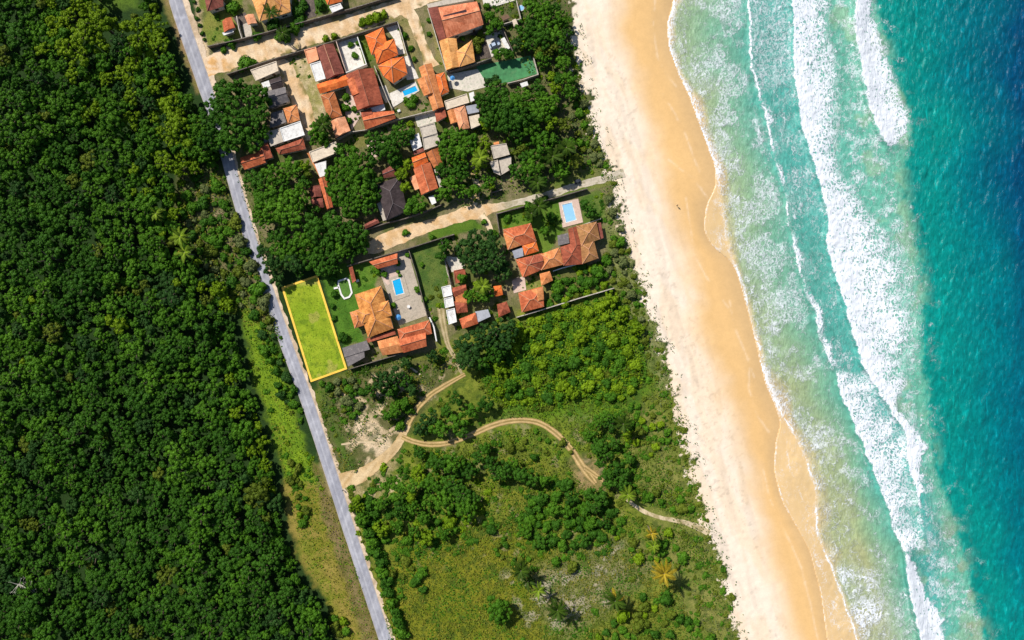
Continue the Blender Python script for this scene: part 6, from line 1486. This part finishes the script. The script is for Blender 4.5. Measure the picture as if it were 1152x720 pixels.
def person(label, px, py, ang, pose, shirt, z=0, group=None):
    """one skinned body; clothes are thin shells grown from the same skeleton"""
    if pose == 'ride':
        J = {'pel': (0, 0, .95), 'chest': (.12, 0, 1.30), 'neck': (.18, 0, 1.46), 'head': (.22, 0, 1.64), 'lk': (.38, .2, .80), 'rk': (.38, -.2, .80), 'la': (.15, .2, .40), 'ra': (.15, -.2, .40), 'lt': (.30, .22, .36), 'rt': (.30, -.22, .36),
             'ls': (.12, .2, 1.40), 'rs': (.12, -.2, 1.40), 'le': (.25, .34, 1.15), 're': (.25, -.34, 1.15), 'lh': (.50, .33, 1.06), 'rh': (.50, -.33, 1.06)}
    else:
        J = {'pel': (0, 0, .92), 'chest': (.02, 0, 1.25), 'neck': (.02, 0, 1.47), 'head': (.04, 0, 1.63), 'lk': (.12, .1, .50), 'rk': (.0, -.1, .50), 'la': (.22, .1, .08), 'ra': (-.25, -.1, .12), 'lt': (.40, .11, .04), 'rt': (-.10, -.11, .03),
             'ls': (.0, .19, 1.41), 'rs': (.0, -.19, 1.41), 'le': (-.10, .25, 1.13), 're': (.12, -.25, 1.13), 'lh': (-.02, .27, .88), 'rh': (.28, -.24, .95)}
    R_ = {'pel': .14, 'chest': .15, 'neck': .06, 'head': .10, 'lk': .065, 'rk': .065, 'la': .045, 'ra': .045, 'lt': .04, 'rt': .04, 'ls': .07, 'rs': .07, 'le': .045, 're': .045, 'lh': .04, 'rh': .04}
    E = [('pel', 'chest'), ('chest', 'neck'), ('neck', 'head'), ('pel', 'lk'), ('lk', 'la'), ('la', 'lt'), ('pel', 'rk'), ('rk', 'ra'), ('ra', 'rt'), ('chest', 'ls'), ('ls', 'le'), ('le', 'lh'), ('chest', 'rs'), ('rs', 're'), ('re', 'rh')]
    def skin(name, keys, edges, k, mat, parent):
        me = bpy.data.meshes.new(name); ks = list(keys); me.from_pydata([J[q] for q in ks], [(ks.index(a), ks.index(b)) for a, b in edges], []); me.materials.append(M[mat])
        o = bpy.data.objects.new(name, me); link(o, parent); s = o.modifiers.new('skin', 'SKIN'); s.use_smooth_shade = True
        for i, q in enumerate(ks):
            v = me.skin_vertices[0].data[i]; v.radius = (R_[q] * k, R_[q] * k); v.use_root = (i == 0)
        o.modifiers.new('sub', 'SUBSURF').levels = 1; return o
    b = skin('person', J.keys(), E, 1, 'skin', None); q = P(px, py); b.location = (q.x, q.y, z); b.rotation_euler = (0, 0, math.radians(ang)); tag(b, label, 'person', group)
    skin('shirt', ['chest', 'pel', 'neck', 'ls', 'rs', 'le', 're'], [('chest', 'pel'), ('chest', 'neck'), ('chest', 'ls'), ('chest', 'rs'), ('ls', 'le'), ('rs', 're')], 1.13, shirt, b)
    skin('trousers', ['pel', 'lk', 'rk', 'la', 'ra'], [('pel', 'lk'), ('pel', 'rk'), ('lk', 'la'), ('rk', 'ra')], 1.15, 'denim', b)
    hm = MB(); hm.tube([(J['head'][0] - .03, 0, J['head'][2] - .02), (J['head'][0] - .02, 0, J['head'][2] + .07), (J['head'][0] - .015, 0, J['head'][2] + .14)], [.115, .12, .05], 10); hm.build('hair', M['hair'], b, smooth=True)
    return b
person('rider in dark clothes sitting on the motorbike beside the yellow bordered lot', 302.3, 330.5, -68, 'ride', 'denim')
person('person in dark teal shirt walking at the road edge by the sandy exit', 386.3, 551, -70, 'walk', 'teal', .03)
person('person in dark clothes walking alone on the wet sand', 762, 231, 110, 'walk', 'denim', -.85)

# =================================================================== LIGHT, CAMERA, VIEW
w_ = bpy.data.worlds.new('World'); SC.world = w_; w_.use_nodes = True
nt = w_.node_tree; sky = nt.nodes.new('ShaderNodeTexSky'); sky.sky_type = 'NISHITA'; sky.sun_disc = False
ELEV, AZ = math.radians(45), math.radians(315)
sky.sun_elevation = ELEV; sky.sun_rotation = AZ; sky.altitude = 10; sky.air_density = 1.0; sky.dust_density = .6
nt.links.new(sky.outputs[0], nt.nodes['Background'].inputs[0]); nt.nodes['Background'].inputs[1].default_value = .085
sl = bpy.data.lights.new('sun', 'SUN'); sl.energy = 5.0; sl.angle = math.radians(.53); sl.color = (1, .955, .88)
so = bpy.data.objects.new('sun', sl); link(so)
d = Vector((math.cos(ELEV) * .707, -math.cos(ELEV) * .707, -math.sin(ELEV))); so.rotation_euler = d.to_track_quat('-Z', 'Y').to_euler(); so.location = (-100, 100, 150)
cam = bpy.data.cameras.new('camera'); co = bpy.data.objects.new('camera', cam); link(co)
co.location = (0, 0, HC); co.rotation_euler = (0, 0, 0); cam.sensor_fit = 'HORIZONTAL'; cam.angle = 2 * math.atan(192.0 / HC); cam.clip_start = 1; cam.clip_end = 80000
SC.camera = co
vs = SC.view_settings; vs.view_transform = 'Standard'; vs.look = 'None'; vs.exposure = 0.14; vs.gamma = 1.0; vs.use_curve_mapping = False
SC.render.resolution_x = 1024; SC.render.resolution_y = 640
SC.cycles.max_bounces = 5; SC.cycles.diffuse_bounces = 2; SC.cycles.glossy_bounces = 2; SC.cycles.transmission_bounces = 2
